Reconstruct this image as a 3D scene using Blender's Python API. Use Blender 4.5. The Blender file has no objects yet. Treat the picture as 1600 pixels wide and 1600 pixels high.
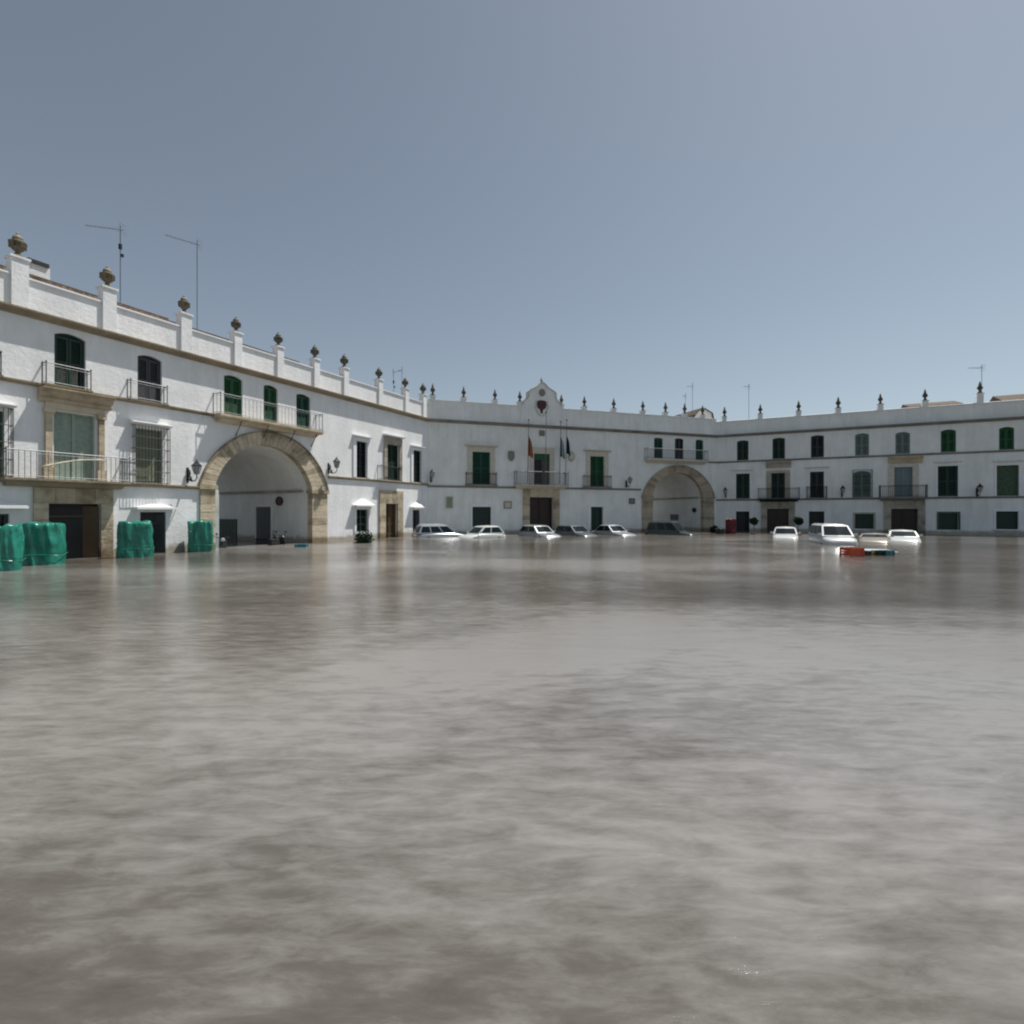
import bpy, bmesh, math, random
from mathutils import Vector, Matrix, noise
from mathutils.geometry import delaunay_2d_cdt
random.seed(7)
R = math.radians
scene = bpy.context.scene
COL = scene.collection

# ------------------------------------------------------------------ camera, light, exposure
CAMZ = 2.4
WATER = 0.5
cam_d = bpy.data.cameras.new('camera'); cam = bpy.data.objects.new('camera', cam_d); COL.objects.link(cam)
cam.location = (0, 0, CAMZ); cam.rotation_euler = (R(90), 0, 0)
cam_d.lens = 18; cam_d.sensor_width = 36; cam_d.clip_end = 2000; cam_d.clip_start = 0.1
scene.camera = cam
SUN_AZ = 29.0      # degrees from +X towards +Y
SUN_EL = 64.0
w = bpy.data.worlds.new('World'); scene.world = w; w.use_nodes = True
nt = w.node_tree; nt.nodes.clear()
sky = nt.nodes.new('ShaderNodeTexSky'); sky.sky_type = 'NISHITA'; sky.sun_disc = False
sky.sun_elevation = R(SUN_EL); sky.sun_rotation = R(90 - SUN_AZ)
sky.air_density = 1.0; sky.dust_density = 1.0; sky.ozone_density = 1.0; sky.altitude = 300
hs = nt.nodes.new('ShaderNodeHueSaturation'); hs.inputs['Saturation'].default_value = 0.60
bg = nt.nodes.new('ShaderNodeBackground'); bg.inputs['Strength'].default_value = 0.069
out = nt.nodes.new('ShaderNodeOutputWorld')
nt.links.new(sky.outputs[0], hs.inputs['Color']); tint = nt.nodes.new('ShaderNodeMix'); tint.data_type = 'RGBA'; tint.blend_type = 'MULTIPLY'; tint.inputs['Factor'].default_value = 1.0; tint.inputs['B'].default_value = (0.95, 1.0, 0.985, 1)
nt.links.new(hs.outputs[0], tint.inputs['A']); nt.links.new(tint.outputs['Result'], bg.inputs['Color']); nt.links.new(bg.outputs[0], out.inputs['Surface'])
sun_d = bpy.data.lights.new('sun', 'SUN'); sun = bpy.data.objects.new('sun', sun_d); COL.objects.link(sun)
sun_d.energy = 3.9; sun_d.angle = R(0.5); sun_d.color = (1.0, 0.96, 0.9)
sv = Vector((math.cos(R(SUN_AZ)) * math.cos(R(SUN_EL)), math.sin(R(SUN_AZ)) * math.cos(R(SUN_EL)), math.sin(R(SUN_EL))))
sun.rotation_euler = (-sv).to_track_quat('-Z', 'Y').to_euler(); sun.location = sv * 100
scene.view_settings.view_transform = 'Standard'; scene.view_settings.look = 'None'
scene.view_settings.exposure = 0.38; scene.view_settings.gamma = 1.0
scene.cycles.filter_width = 2.1
scene.render.resolution_x = 1024; scene.render.resolution_y = 1024

# ------------------------------------------------------------------ materials
MATS = {}
def newmat(name):
    m = bpy.data.materials.new(name); m.use_nodes = True
    MATS[name] = m
    return m, m.node_tree, m.node_tree.nodes['Principled BSDF']
def N(nt, t, **kw):
    n = nt.nodes.new(t)
    for k, v in kw.items():
        if k in n.inputs: n.inputs[k].default_value = v
        else: setattr(n, k, v)
    return n
def ramp(nt, src, stops):
    r = nt.nodes.new('ShaderNodeValToRGB'); e = r.color_ramp.elements
    while len(e) < len(stops): e.new(0.5)
    for i, (p, c) in enumerate(stops):
        e[i].position = p; e[i].color = (*c, 1)
    nt.links.new(src, r.inputs[0]); return r
def simple(name, col, rough=0.6, metal=0.0, var=0.15, scale=6.0, bump=0.0, spec=0.5):
    m, t, b = newmat(name)
    tc = N(t, 'ShaderNodeTexCoord'); nz = N(t, 'ShaderNodeTexNoise', Scale=scale, Detail=5.0)
    t.links.new(tc.outputs['Object'], nz.inputs['Vector'])
    lo = tuple(c * (1 - var) for c in col); hi = tuple(min(1, c * (1 + var)) for c in col)
    r = ramp(t, nz.outputs['Fac'], [(0.3, lo), (0.7, hi)])
    t.links.new(r.outputs[0], b.inputs['Base Color'])
    b.inputs['Roughness'].default_value = rough; b.inputs['Metallic'].default_value = metal
    b.inputs['Specular IOR Level'].default_value = spec
    if bump:
        bp = N(t, 'ShaderNodeBump', Strength=bump, Distance=0.02); n2 = N(t, 'ShaderNodeTexNoise', Scale=scale * 6, Detail=4.0)
        t.links.new(tc.outputs['Object'], n2.inputs['Vector']); t.links.new(n2.outputs['Fac'], bp.inputs['Height']); t.links.new(bp.outputs[0], b.inputs['Normal'])
    return m
def damp(t, tc, src, b):
    # wet, muddy band left by the flood just above the water
    sp = N(t, 'ShaderNodeSeparateXYZ'); t.links.new(tc.outputs['Object'], sp.inputs[0])
    nz = N(t, 'ShaderNodeTexNoise', Scale=1.8, Detail=6.0, Roughness=0.7); t.links.new(tc.outputs['Object'], nz.inputs['Vector'])
    ma = N(t, 'ShaderNodeMath', operation='MULTIPLY_ADD'); ma.inputs[1].default_value = -0.55; t.links.new(nz.outputs['Fac'], ma.inputs[0]); t.links.new(sp.outputs['Z'], ma.inputs[2])
    mr = N(t, 'ShaderNodeMapRange'); mr.inputs['From Min'].default_value = 0.44; mr.inputs['From Max'].default_value = 0.66; mr.inputs['To Min'].default_value = 1.0; mr.inputs['To Max'].default_value = 0.0
    t.links.new(ma.outputs[0], mr.inputs['Value'])
    m2 = N(t, 'ShaderNodeMix', data_type='RGBA', blend_type='MULTIPLY'); m2.inputs['B'].default_value = (0.50, 0.45, 0.38, 1)
    t.links.new(mr.outputs[0], m2.inputs['Factor']); t.links.new(src, m2.inputs['A']); t.links.new(m2.outputs['Result'], b.inputs['Base Color'])
def plaster(name, col, dirt=0.35):
    m, t, b = newmat(name)
    tc = N(t, 'ShaderNodeTexCoord')
    n1 = N(t, 'ShaderNodeTexNoise', Scale=0.55, Detail=8.0, Roughness=0.65); t.links.new(tc.outputs['Object'], n1.inputs['Vector'])
    mp = N(t, 'ShaderNodeMapping'); mp.inputs['Scale'].default_value = (1.5, 1.5, 0.25); t.links.new(tc.outputs['Object'], mp.inputs['Vector'])
    n2 = N(t, 'ShaderNodeTexNoise', Scale=1.3, Detail=6.0, Roughness=0.7); t.links.new(mp.outputs[0], n2.inputs['Vector'])
    c_lo = (col[0] * 0.88, col[1] * 0.885, col[2] * 0.89)
    r1 = ramp(t, n1.outputs['Fac'], [(0.35, c_lo), (0.62, col)])
    r2 = ramp(t, n2.outputs['Fac'], [(0.30, (0.60, 0.60, 0.56)), (0.60, (1, 1, 1))])
    mx = N(t, 'ShaderNodeMix', data_type='RGBA', blend_type='MULTIPLY'); mx.inputs['Factor'].default_value = dirt
    t.links.new(r1.outputs[0], mx.inputs['A']); t.links.new(r2.outputs[0], mx.inputs['B'])
    damp(t, tc, mx.outputs['Result'], b)
    b.inputs['Roughness'].default_value = 0.85; b.inputs['Specular IOR Level'].default_value = 0.2
    n3 = N(t, 'ShaderNodeTexNoise', Scale=5.0, Detail=8.0, Roughness=0.7); t.links.new(tc.outputs['Object'], n3.inputs['Vector'])
    bp = N(t, 'ShaderNodeBump', Strength=0.5, Distance=0.05); t.links.new(n3.outputs['Fac'], bp.inputs['Height']); t.links.new(bp.outputs[0], b.inputs['Normal'])
    return m
def stone(name, c1, c2, scale=1.4):
    m, t, b = newmat(name)
    tc = N(t, 'ShaderNodeTexCoord'); geo = N(t, 'ShaderNodeNewGeometry')
    n1 = N(t, 'ShaderNodeTexNoise', Scale=scale, Detail=9.0, Roughness=0.7); t.links.new(tc.outputs['Object'], n1.inputs['Vector'])
    ad = N(t, 'ShaderNodeMath', operation='MULTIPLY_ADD'); ad.inputs[1].default_value = 0.3; t.links.new(geo.outputs['Random Per Island'], ad.inputs[0]); t.links.new(n1.outputs['Fac'], ad.inputs[2])
    r = ramp(t, ad.outputs[0], [(0.45, c1), (0.6, tuple((a + b_) / 2 for a, b_ in zip(c1, c2))), (0.85, c2)])
    damp(t, tc, r.outputs[0], b); b.inputs['Roughness'].default_value = 0.9; b.inputs['Specular IOR Level'].default_value = 0.15
    n3 = N(t, 'ShaderNodeTexNoise', Scale=9.0, Detail=6.0); t.links.new(tc.outputs['Object'], n3.inputs['Vector'])
    bp = N(t, 'ShaderNodeBump', Strength=0.6, Distance=0.04); t.links.new(n3.outputs['Fac'], bp.inputs['Height']); t.links.new(bp.outputs[0], b.inputs['Normal'])
    return m
WALL = plaster('white_plaster', (0.88, 0.885, 0.885), 0.3)
WALL2 = plaster('aged_plaster', (0.88, 0.89, 0.87), 0.35)
TUNNEL = plaster('passage_plaster', (0.88, 0.88, 0.86), 0.3)
TRIM = simple('white_trim', (0.82, 0.82, 0.82), 0.8, var=0.06)
TRIMC = simple('cream_trim', (0.58, 0.54, 0.46), 0.85, var=0.12)
STONE = stone('brown_sandstone', (0.27, 0.215, 0.145), (0.60, 0.52, 0.39))
STONEG = stone('grey_sandstone', (0.24, 0.21, 0.17), (0.48, 0.44, 0.37))
CORN = stone('weathered_cornice', (0.115, 0.098, 0.072), (0.34, 0.285, 0.21), 0.9)
CORNG = stone('grey_cornice', (0.13, 0.12, 0.11), (0.29, 0.28, 0.26), 0.9)
BRICKS = stone('pink_brick', (0.25, 0.195, 0.145), (0.50, 0.42, 0.32))
URN = stone('mossy_urn_stone', (0.15, 0.148, 0.12), (0.44, 0.42, 0.35), 3.0)
URND = stone('dark_urn_stone', (0.11, 0.12, 0.115), (0.32, 0.32, 0.29), 3.0)
G_DARK = simple('dark_green_paint', (0.009, 0.034, 0.024), 0.5)
G_MID = simple('green_paint', (0.010, 0.085, 0.030), 0.5, var=0.25)
G_TEAL = simple('blue_green_paint', (0.007, 0.068, 0.047), 0.5, var=0.25)
G_PALE = simple('faded_green_blind', (0.30, 0.38, 0.32), 0.8)
OLIVE = simple('pale_olive_blind', (0.24, 0.27, 0.19), 0.8)
G_GREY = simple('grey_green_paint', (0.17, 0.225, 0.21), 0.6)
G_MOSS = simple('moss_green_blind', (0.07, 0.115, 0.07), 0.8, var=0.3)
GREY_D = simple('dark_grey_paint', (0.045, 0.052, 0.058), 0.5)
GREY_B = simple('blue_grey_curtain', (0.19, 0.255, 0.27), 0.7)
BLACK = simple('dark_interior', (0.010, 0.010, 0.013), 0.6)
NAVY = simple('dark_navy_door', (0.010, 0.014, 0.020), 0.4)
WOODD = simple('dark_brown_wood', (0.025, 0.011, 0.008), 0.5, scale=3)
WOODM = simple('brown_wood', (0.085, 0.05, 0.022), 0.6, scale=3)
CURT = simple('grey_curtain', (0.12, 0.12, 0.10), 0.9)
IRON = simple('wrought_iron', (0.02, 0.022, 0.024), 0.5, metal=0.4)
IRONG = simple('grey_iron', (0.14, 0.145, 0.15), 0.5, metal=0.4)
GLASSL = simple('lantern_glass', (0.32, 0.34, 0.34), 0.1)
TILE = stone('roof_tiles', (0.06, 0.045, 0.035), (0.21, 0.16, 0.125), 2.0)
ROOFF = simple('flat_roof', (0.22, 0.20, 0.18), 0.9)
ALU = simple('aluminium', (0.22, 0.24, 0.26), 0.4, metal=0.7)
RUB = simple('rubber', (0.015, 0.015, 0.016), 0.8)
CARGL = simple('car_glass', (0.008, 0.014, 0.018), 0.08, var=0.3, spec=0.3)
LIGHTG = simple('headlight_glass', (0.5, 0.52, 0.52), 0.1)
REDL = simple('red_light_plastic', (0.25, 0.01, 0.01), 0.2)
PLATE = simple('number_plate', (0.6, 0.6, 0.58), 0.5)
def carpaint(name, col, metal=0.3, rough=0.25): 
    m = simple(name, col, rough, metal=metal, var=0.04); return m
P_WHITE = carpaint('white_car_paint', (0.56, 0.58, 0.57), 0.0)
P_SILV = carpaint('silver_car_paint', (0.42, 0.44, 0.46), 0.5)
P_GREY = carpaint('grey_car_paint', (0.15, 0.165, 0.18), 0.4)
P_DKG = carpaint('dark_green_car_paint', (0.055, 0.080, 0.070), 0.2)
P_BEIG = carpaint('beige_car_paint', (0.36, 0.33, 0.28), 0.3)
# tarpaulin
def tarp_mat(name, col, rough=0.38):
    m, t, b = newmat(name)
    tc = N(t, 'ShaderNodeTexCoord'); n1 = N(t, 'ShaderNodeTexNoise', Scale=2.2, Detail=3.0); t.links.new(tc.outputs['Object'], n1.inputs['Vector'])
    r = ramp(t, n1.outputs['Fac'], [(0.3, tuple(c * 0.7 for c in col)), (0.7, tuple(c * 1.25 for c in col))])
    t.links.new(r.outputs[0], b.inputs['Base Color']); b.inputs['Roughness'].default_value = rough
    mp = N(t, 'ShaderNodeMapping'); mp.inputs['Scale'].default_value = (1, 1, 0.35); t.links.new(tc.outputs['Object'], mp.inputs['Vector'])
    n2 = N(t, 'ShaderNodeTexNoise', Scale=6.0, Detail=4.0, Distortion=0.6); t.links.new(mp.outputs[0], n2.inputs['Vector'])
    bp = N(t, 'ShaderNodeBump', Strength=0.6, Distance=0.05); t.links.new(n2.outputs['Fac'], bp.inputs['Height']); t.links.new(bp.outputs[0], b.inputs['Normal'])
    return m
TARP = tarp_mat('green_tarpaulin', (0.018, 0.20, 0.145), 0.27)
TARPD = tarp_mat('dark_green_tarpaulin', (0.010, 0.020, 0.014), 0.95); TARPD.node_tree.nodes['Principled BSDF'].inputs['Specular IOR Level'].default_value = 0.0
TARPR = tarp_mat('dark_red_tarpaulin', (0.12, 0.006, 0.014), 0.6)
ORANGE = simple('orange_plastic', (0.52, 0.075, 0.025), 0.5)
TEAL = simple('teal_plastic', (0.03, 0.17, 0.20), 0.5)
YELL = simple('yellow_plastic', (0.42, 0.36, 0.08), 0.5)
PALEB = simple('pale_plastic', (0.45, 0.50, 0.52), 0.4)
BLKP = simple('black_plastic', (0.015, 0.016, 0.018), 0.5)
TERRA = simple('terracotta', (0.25, 0.10, 0.06), 0.8)
LEAF = simple('leaves', (0.018, 0.04, 0.02), 0.85, var=0.5, scale=12, spec=0.05)
F_RED = simple('red_cloth', (0.30, 0.015, 0.022), 0.9)
F_YEL = simple('yellow_cloth', (0.40, 0.26, 0.04), 0.9)
F_GRN = simple('green_cloth', (0.012, 0.10, 0.085), 0.9)
F_WHT = simple('white_cloth', (0.55, 0.6, 0.6), 0.9)
F_BLU = simple('blue_cloth', (0.010, 0.018, 0.075), 0.9)
PLQ = simple('grey_plaque', (0.22, 0.21, 0.18), 0.7, scale=30, var=0.3)
PLQG = simple('green_tile_plaque', (0.25, 0.28, 0.20), 0.6, scale=25, var=0.25)
PLQD = simple('dark_plaque', (0.06, 0.065, 0.06), 0.5, scale=40, var=0.5)
REDD = simple('dark_red_enamel', (0.06, 0.012, 0.012), 0.5)
BANN = simple('cream_rope', (0.55, 0.50, 0.38), 0.9)

# ------------------------------------------------------------------ mesh builder
class MB:
    def __init__(s): s.v = []; s.f = []
    def add(s, vs, fs):
        k = len(s.v); s.v += [tuple(p) for p in vs]; s.f += [tuple(k + i for i in f) for f in fs]
    def box(s, x0, x1, y0, y1, z0, z1):
        vs = [(x, y, z) for z in (z0, z1) for y in (y0, y1) for x in (x0, x1)]
        s.add(vs, [(0, 2, 3, 1), (4, 5, 7, 6), (0, 1, 5, 4), (2, 6, 7, 3), (0, 4, 6, 2), (1, 3, 7, 5)])
    def rbox(s, c, size, rot=(0, 0, 0)):
        from mathutils import Euler
        m = Euler(rot).to_matrix(); hx, hy, hz = (q / 2 for q in size)
        vs = [Vector(c) + m @ Vector((x, y, z)) for z in (-hz, hz) for y in (-hy, hy) for x in (-hx, hx)]
        s.add(vs, [(0, 2, 3, 1), (4, 5, 7, 6), (0, 1, 5, 4), (2, 6, 7, 3), (0, 4, 6, 2), (1, 3, 7, 5)])
    def tube(s, pts, r, n=6):
        pts = [Vector(p) for p in pts]; rings = []
        for i, p in enumerate(pts):
            a = pts[max(i - 1, 0)]; b = pts[min(i + 1, len(pts) - 1)]
            d = (b - a).normalized(); up = Vector((0, 0, 1)) if abs(d.z) < 0.9 else Vector((1, 0, 0))
            x = d.cross(up).normalized(); y = d.cross(x)
            rr = r[i] if isinstance(r, (list, tuple)) else r
            rings.append([p + (x * math.cos(2 * math.pi * k / n) + y * math.sin(2 * math.pi * k / n)) * rr for k in range(n)])
        vs = [q for rg in rings for q in rg]; fs = []
        for i in range(len(pts) - 1):
            for k in range(n):
                fs.append((i * n + k, i * n + (k + 1) % n, (i + 1) * n + (k + 1) % n, (i + 1) * n + k))
        fs.append(tuple(range(n - 1, -1, -1))); fs.append(tuple((len(pts) - 1) * n + k for k in range(n)))
        s.add(vs, fs)
    def lathe(s, prof, c=(0, 0, 0), n=14, sq=False):
        vs = []; fs = []
        for r, z in prof:
            for k in range(n):
                a = 2 * math.pi * (k + 0.5) / n
                vs.append((c[0] + r * math.cos(a), c[1] + r * math.sin(a), c[2] + z))
        for i in range(len(prof) - 1):
            for k in range(n):
                fs.append((i * n + k, i * n + (k + 1) % n, (i + 1) * n + (k + 1) % n, (i + 1) * n + k))
        fs.append(tuple(range(n - 1, -1, -1))); fs.append(tuple((len(prof) - 1) * n + k for k in range(n)))
        s.add(vs, fs)
    def profile(s, prof, x0, x1, cap=True, m0=0.0, m1=0.0):
        # profile in (y,z) extruded along x; m0/m1: mitre slope at the ends (x shift per -y)
        n = len(prof)
        vs = [(x0 - m0 * y, y, z) for y, z in prof] + [(x1 + m1 * y, y, z) for y, z in prof]
        fs = [(i, (i + 1) % n, n + (i + 1) % n, n + i) for i in range(n)]
        if cap: fs += [tuple(range(n - 1, -1, -1)), tuple(range(n, 2 * n))]
        s.add(vs, fs)
    def prism(s, poly, y0, y1):
        # polygon in (x,z), extruded along y
        n = len(poly)
        vs = [(x, y0, z) for x, z in poly] + [(x, y1, z) for x, z in poly]
        fs = [(i, (i + 1) % n, n + (i + 1) % n, n + i) for i in range(n)] + [tuple(range(n - 1, -1, -1)), tuple(range(n, 2 * n))]
        s.add(vs, fs)
    def build(s, name, mat, parent=None, smooth=False, recalc=True, bevel=0.0):
        me = bpy.data.meshes.new(name); me.from_pydata(s.v, [], s.f)
        bm = bmesh.new(); bm.from_mesh(me)
        if recalc: bmesh.ops.recalc_face_normals(bm, faces=bm.faces)
        if bevel: bmesh.ops.bevel(bm, geom=[e for e in bm.edges if e.is_manifold and e.calc_face_angle(0) > 0.5], offset=bevel, segments=2, affect='EDGES', profile=0.6)
        bm.to_mesh(me); bm.free()
        if smooth:
            for p in me.polygons: p.use_smooth = True
        mats = mat if isinstance(mat, (list, tuple)) else [mat]
        for m in mats: me.materials.append(m)
        o = bpy.data.objects.new(name, me); COL.objects.link(o)
        if parent: o.parent = parent
        return o
def thing(name, label, cat, loc=(0, 0, 0), rz=0.0, group=None):
    o = bpy.data.objects.new(name, None); o.empty_display_size = 0.3; COL.objects.link(o)
    o.location = loc; o.rotation_euler = (0, 0, rz); o['label'] = label; o['category'] = cat
    if group: o['group'] = group
    return o
def copy_tree(o, parent=None):
    c = o.copy(); COL.objects.link(c)
    if parent: c.parent = parent
    for ch in [q for q in o.children]: copy_tree(ch, c)
    return c
def structure(o): o['kind'] = 'structure'; return o

# ------------------------------------------------------------------ the three sides of the octagonal square
class Face:
    def __init__(s, P, d):
        s.P = Vector(P); s.d = Vector(d).normalized(); s.n = Vector((s.d.y, -s.d.x)); s.rz = math.atan2(s.d.y, s.d.x)
    def uh(s, x, y, o=0.0):
        r = Vector(((x - 800) / 800.0, 1.0)); P = s.P + s.n * o
        t = (P.dot(s.n)) / r.dot(s.n)
        q = r * t
        return (q - P).dot(s.d), CAMZ + (800 - y) / 800.0 * t
    def u(s, x, o=0.0): return s.uh(x, 800, o)[0]
    def rect(s, x0, x1, yt, yb, o=0.0):
        u0 = s.u(x0, o); u1 = s.u(x1, o); xm = (x0 + x1) / 2
        # height read at the middle of the opening
        return u0, u1, s.uh(xm, yb, o)[1], s.uh(xm, yt, o)[1]
    def world(s, u, o=0.0, z=0.0):
        p = s.P + s.d * u + s.n * o
        return (p.x, p.y, z)
P1 = Vector((-6.93, 42.0)); P2 = Vector((20.4, 51.1)); P0 = Vector((-18.75, 18.75))
dL = (P1 - P0).normalized(); dC = (P2 - P1).normalized()
dR = Vector((math.cos(math.atan2(dC.y, dC.x) - R(44.5)), math.sin(math.atan2(dC.y, dC.x) - R(44.5))))
L_LEN = 30.0
FL = Face(P1 - dL * L_LEN, dL); FC = Face(P1, dC); FR = Face(P2, dR)
C_LEN = (P2 - P1).length; R_LEN = 29.0
MIT = math.tan(R(22))

def arch_pts(u0, u1, h, rise, n=12):
    # segmental arch from (u1,h) to (u0,h)
    w_ = (u1 - u0) / 2; rise = min(rise, w_)
    rad = (w_ * w_ + rise * rise) / (2 * rise); cz = h + rise - rad; cx = (u0 + u1) / 2
    a1 = math.atan2(h - cz, w_); a0 = math.pi - a1
    return [(cx + rad * math.cos(a1 + (a0 - a1) * i / n), cz + rad * math.sin(a1 + (a0 - a1) * i / n)) for i in range(n + 1)]
def outline(u0, u1, h0, h1, rise=0.0, n=12):
    if rise <= 0: return [(u0, h0), (u1, h0), (u1, h1), (u0, h1)]
    return [(u0, h0), (u1, h0)] + arch_pts(u0, u1, h1 - rise, rise, n)
def inside(p, poly):
    c = False; j = len(poly) - 1
    for i in range(len(poly)):
        a, b = poly[i], poly[j]
        if (a[1] > p[1]) != (b[1] > p[1]) and p[0] < (b[0] - a[0]) * (p[1] - a[1]) / (b[1] - a[1]) + a[0]: c = not c
        j = i
    return c
def wall_sheet(mb, u0, u1, z0, z1, holes, reveal=0.3, top_poly=None):
    outer = top_poly or [(u0, z0), (u1, z0), (u1, z1), (u0, z1)]
    vs = []; es = []
    for poly in [outer] + holes:
        k = len(vs); vs += [Vector(p) for p in poly]; es += [(k + i, k + (i + 1) % len(poly)) for i in range(len(poly))]
    V, E, Fc, *_ = delaunay_2d_cdt(vs, es, [], 0, 1e-5)
    k = len(mb.v); mb.v += [(p.x, 0.0, p.y) for p in V]
    for f in Fc:
        c = (sum(V[i].x for i in f) / len(f), sum(V[i].y for i in f) / len(f))
        if not inside(c, outer) or any(inside(c, h) for h in holes): continue
        a, b, d = (V[i] for i in f[:3])
        if (b - a).cross(d - a) < 0: f = f[::-1]
        mb.f.append(tuple(k + i for i in f))       # normal towards -y
    for h in holes:
        n = len(h); k = len(mb.v)
        mb.v += [(x, 0.0, z) for x, z in h] + [(x, reveal, z) for x, z in h]
        for i in range(n): mb.f.append((k + i, k + n + i, k + n + (i + 1) % n, k + (i + 1) % n))

def railing(mb, u0, u1, z, h, o, bars=0.14, r=0.011, sides=True, ret=0.0):
    pts = [(u0, -ret, 0), (u0, -o, 0), (u1, -o, 0), (u1, -ret, 0)] if sides else [(u0, -o, 0), (u1, -o, 0)]
    for zz, rr in ((z + h, 0.022), (z + 0.07, 0.014), (z + h - 0.10, 0.010)):
        for a, b in zip(pts, pts[1:]):
            mb.tube([(a[0], a[1], zz), (b[0], b[1], zz)], rr, 5)
    for a, b in zip(pts, pts[1:]):
        a = Vector(a); b = Vector(b); n = max(1, int((b - a).length / bars))
        for i in range(n + 1):
            p = a.lerp(b, i / n); mb.tube([(p.x, p.y, z), (p.x, p.y, z + h)], r, 4)
    for p in pts: mb.lathe([(0.03, 0), (0.02, 0.05), (0.02, h), (0.035, h + 0.04), (0.005, h + 0.09)], (p[0], p[1], z), 6)

def fit_window(bld, ou, spec):
    """window or door placed in its opening; ou = (u0,u1,h0,h1,rise)"""
    u0, u1, h0, h1, rise = ou; mat = spec['mat']; fill = spec.get('fill', 'shutter')
    kind = 'door' if fill in ('door', 'open', 'doorway') else 'window'
    rec = spec.get('recess', 0.14)
    fr = MB(); wf = 0.06
    pol = outline(u0, u1, h0, h1, rise); n = len(pol)
    inn = outline(u0 + wf, u1 - wf, h0 + wf, h1 - wf, rise * 0.95 if rise else 0)
    vs = [(x, rec - 0.03, z) for x, z in pol] + [(x, rec - 0.03, z) for x, z in inn] + [(x, rec + 0.1, z) for x, z in inn]
    fs = [(i, (i + 1) % n, n + (i + 1) % n, n + i) for i in range(n)] + [(n + i, n + (i + 1) % n, 2 * n + (i + 1) % n, 2 * n + i) for i in range(n)]
    fr.add(vs, fs)
    w = fr.build(kind, spec.get('frame', mat), bld, recalc=False)
    b = MB()
    ph = outline(u0 + 0.01, u1 - 0.01, h0 + 0.01, h1 - 0.01, rise)
    b.add([(x, rec + 0.085, z) for x, z in ph], [tuple(range(len(ph)))])
    top = h1 - rise - 0.02; cx = (u0 + u1) / 2
    if fill == 'shutter':
        for a, c in ((u0 + wf, cx - 0.012), (cx + 0.012, u1 - wf)):
            for q in (a, c - 0.07): b.box(q, q + 0.07, rec, rec + 0.05, h0 + wf, top)
            for zz in (h0 + wf, (h0 + top) / 2 - 0.04, top - 0.08): b.box(a + 0.0705, c - 0.0705, rec + 0.002, rec + 0.048, zz, zz + 0.08)
            z = h0 + wf + 0.11
            while z < top - 0.1:
                b.rbox(((a + c) / 2, rec + 0.028, z), (c - a - 0.145, 0.05, 0.012), (R(-38), 0, 0)); z += 0.075
        b.build('shutter', mat, w)
    elif fill == 'blind':
        z = h0 + 0.12
        while z < h1 - 0.06:
            b.box(u0 + wf, u1 - wf, rec + 0.03, rec + 0.05, z, z + 0.05); z += 0.06
        if spec.get('split'):
            b.box(cx - 0.05, cx + 0.05, rec - 0.01, rec + 0.025, h0, h1 - 0.05)
        b.build('roller_blind', mat, w)
    elif fill == 'glazed':
        b.build('pane', CARGL, w)
        m = MB()
        for q in (cx, ): m.box(q - 0.035, q + 0.035, rec, rec + 0.05, h0 + wf, top)
        for k in (0.33, 0.66): m.box(u0 + wf, u1 - wf, rec + 0.005, rec + 0.045, h0 + (top - h0) * k - 0.02, h0 + (top - h0) * k + 0.02)
        for a in (u0 + wf, u1 - wf - 0.05): m.box(a, a + 0.05, rec + 0.003, rec + 0.047, h0 + wf, top)
        m.build('casement', mat, w)
    elif fill == 'curtain':
        m = MB(); nn = 28
        for a, c in ((u0 + wf, u0 + (u1 - u0) * 0.30), (u0 + (u1 - u0) * 0.52, u1 - wf)):
            vs = []; fs = []
            for i in range(nn + 1):
                x = a + (c - a) * i / nn; y = rec + 0.03 + 0.02 * math.sin(i * 1.7)
                vs += [(x, y, h0 + 0.05), (x, y, h1 - 0.08)]
            fs = [(2 * i, 2 * i + 2, 2 * i + 3, 2 * i + 1) for i in range(nn)]
            if c > u0 + (u1 - u0) * 0.5: m.add(vs, fs)
        m.build('curtain', CURT, w, recalc=False)
        b.build('dark_room', BLACK, w)
        v = MB(); v.box(u0 + 0.02, u1 - 0.02, rec - 0.02, rec + 0.04, h1 - (h1 - h0) * 0.2, h1 - 0.02); v.build('valance', G_MID, w)
    elif fill == 'door':
        for a, c in ((u0 + wf, cx - 0.01), (cx + 0.01, u1 - wf)):
            for q in (a, c - 0.1): b.box(q, q + 0.1, rec + 0.01, rec + 0.06, h0, top)
            nz_ = 4
            for k in range(nz_ + 1):
                zz = h0 + (top - 0.1 - h0) * k / nz_; b.box(a + 0.101, c - 0.101, rec + 0.013, rec + 0.057, zz, zz + 0.1)
        b.build('door_leaf', mat, w)
        hnd = MB(); hnd.tube([(cx - 0.06, rec + 0.0, h0 + 1.05), (cx - 0.06, rec - 0.05, h0 + 1.05), (cx - 0.06, rec - 0.05, h0 + 1.2)], 0.015, 6); hnd.build('handle', IRONG, w)
    elif fill == 'open':
        b.build('dark_room', BLACK, w)
        lf = MB()
        a = u1 - wf - 0.02
        lf.rbox((a - (u1 - u0) * 0.12, rec - 0.02, (h0 + h1) / 2), ((u1 - u0) * 0.34, 0.05, h1 - h0 - 0.2), (0, 0, R(-35)))
        lf.build('door_leaf', mat, w)
        m2 = MB(); m2.box(u0 + wf, u1 - wf, rec + 0.02, rec + 0.06, h1 - 0.55, h1 - 0.48); m2.build('transom', mat, w)
    return w

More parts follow.
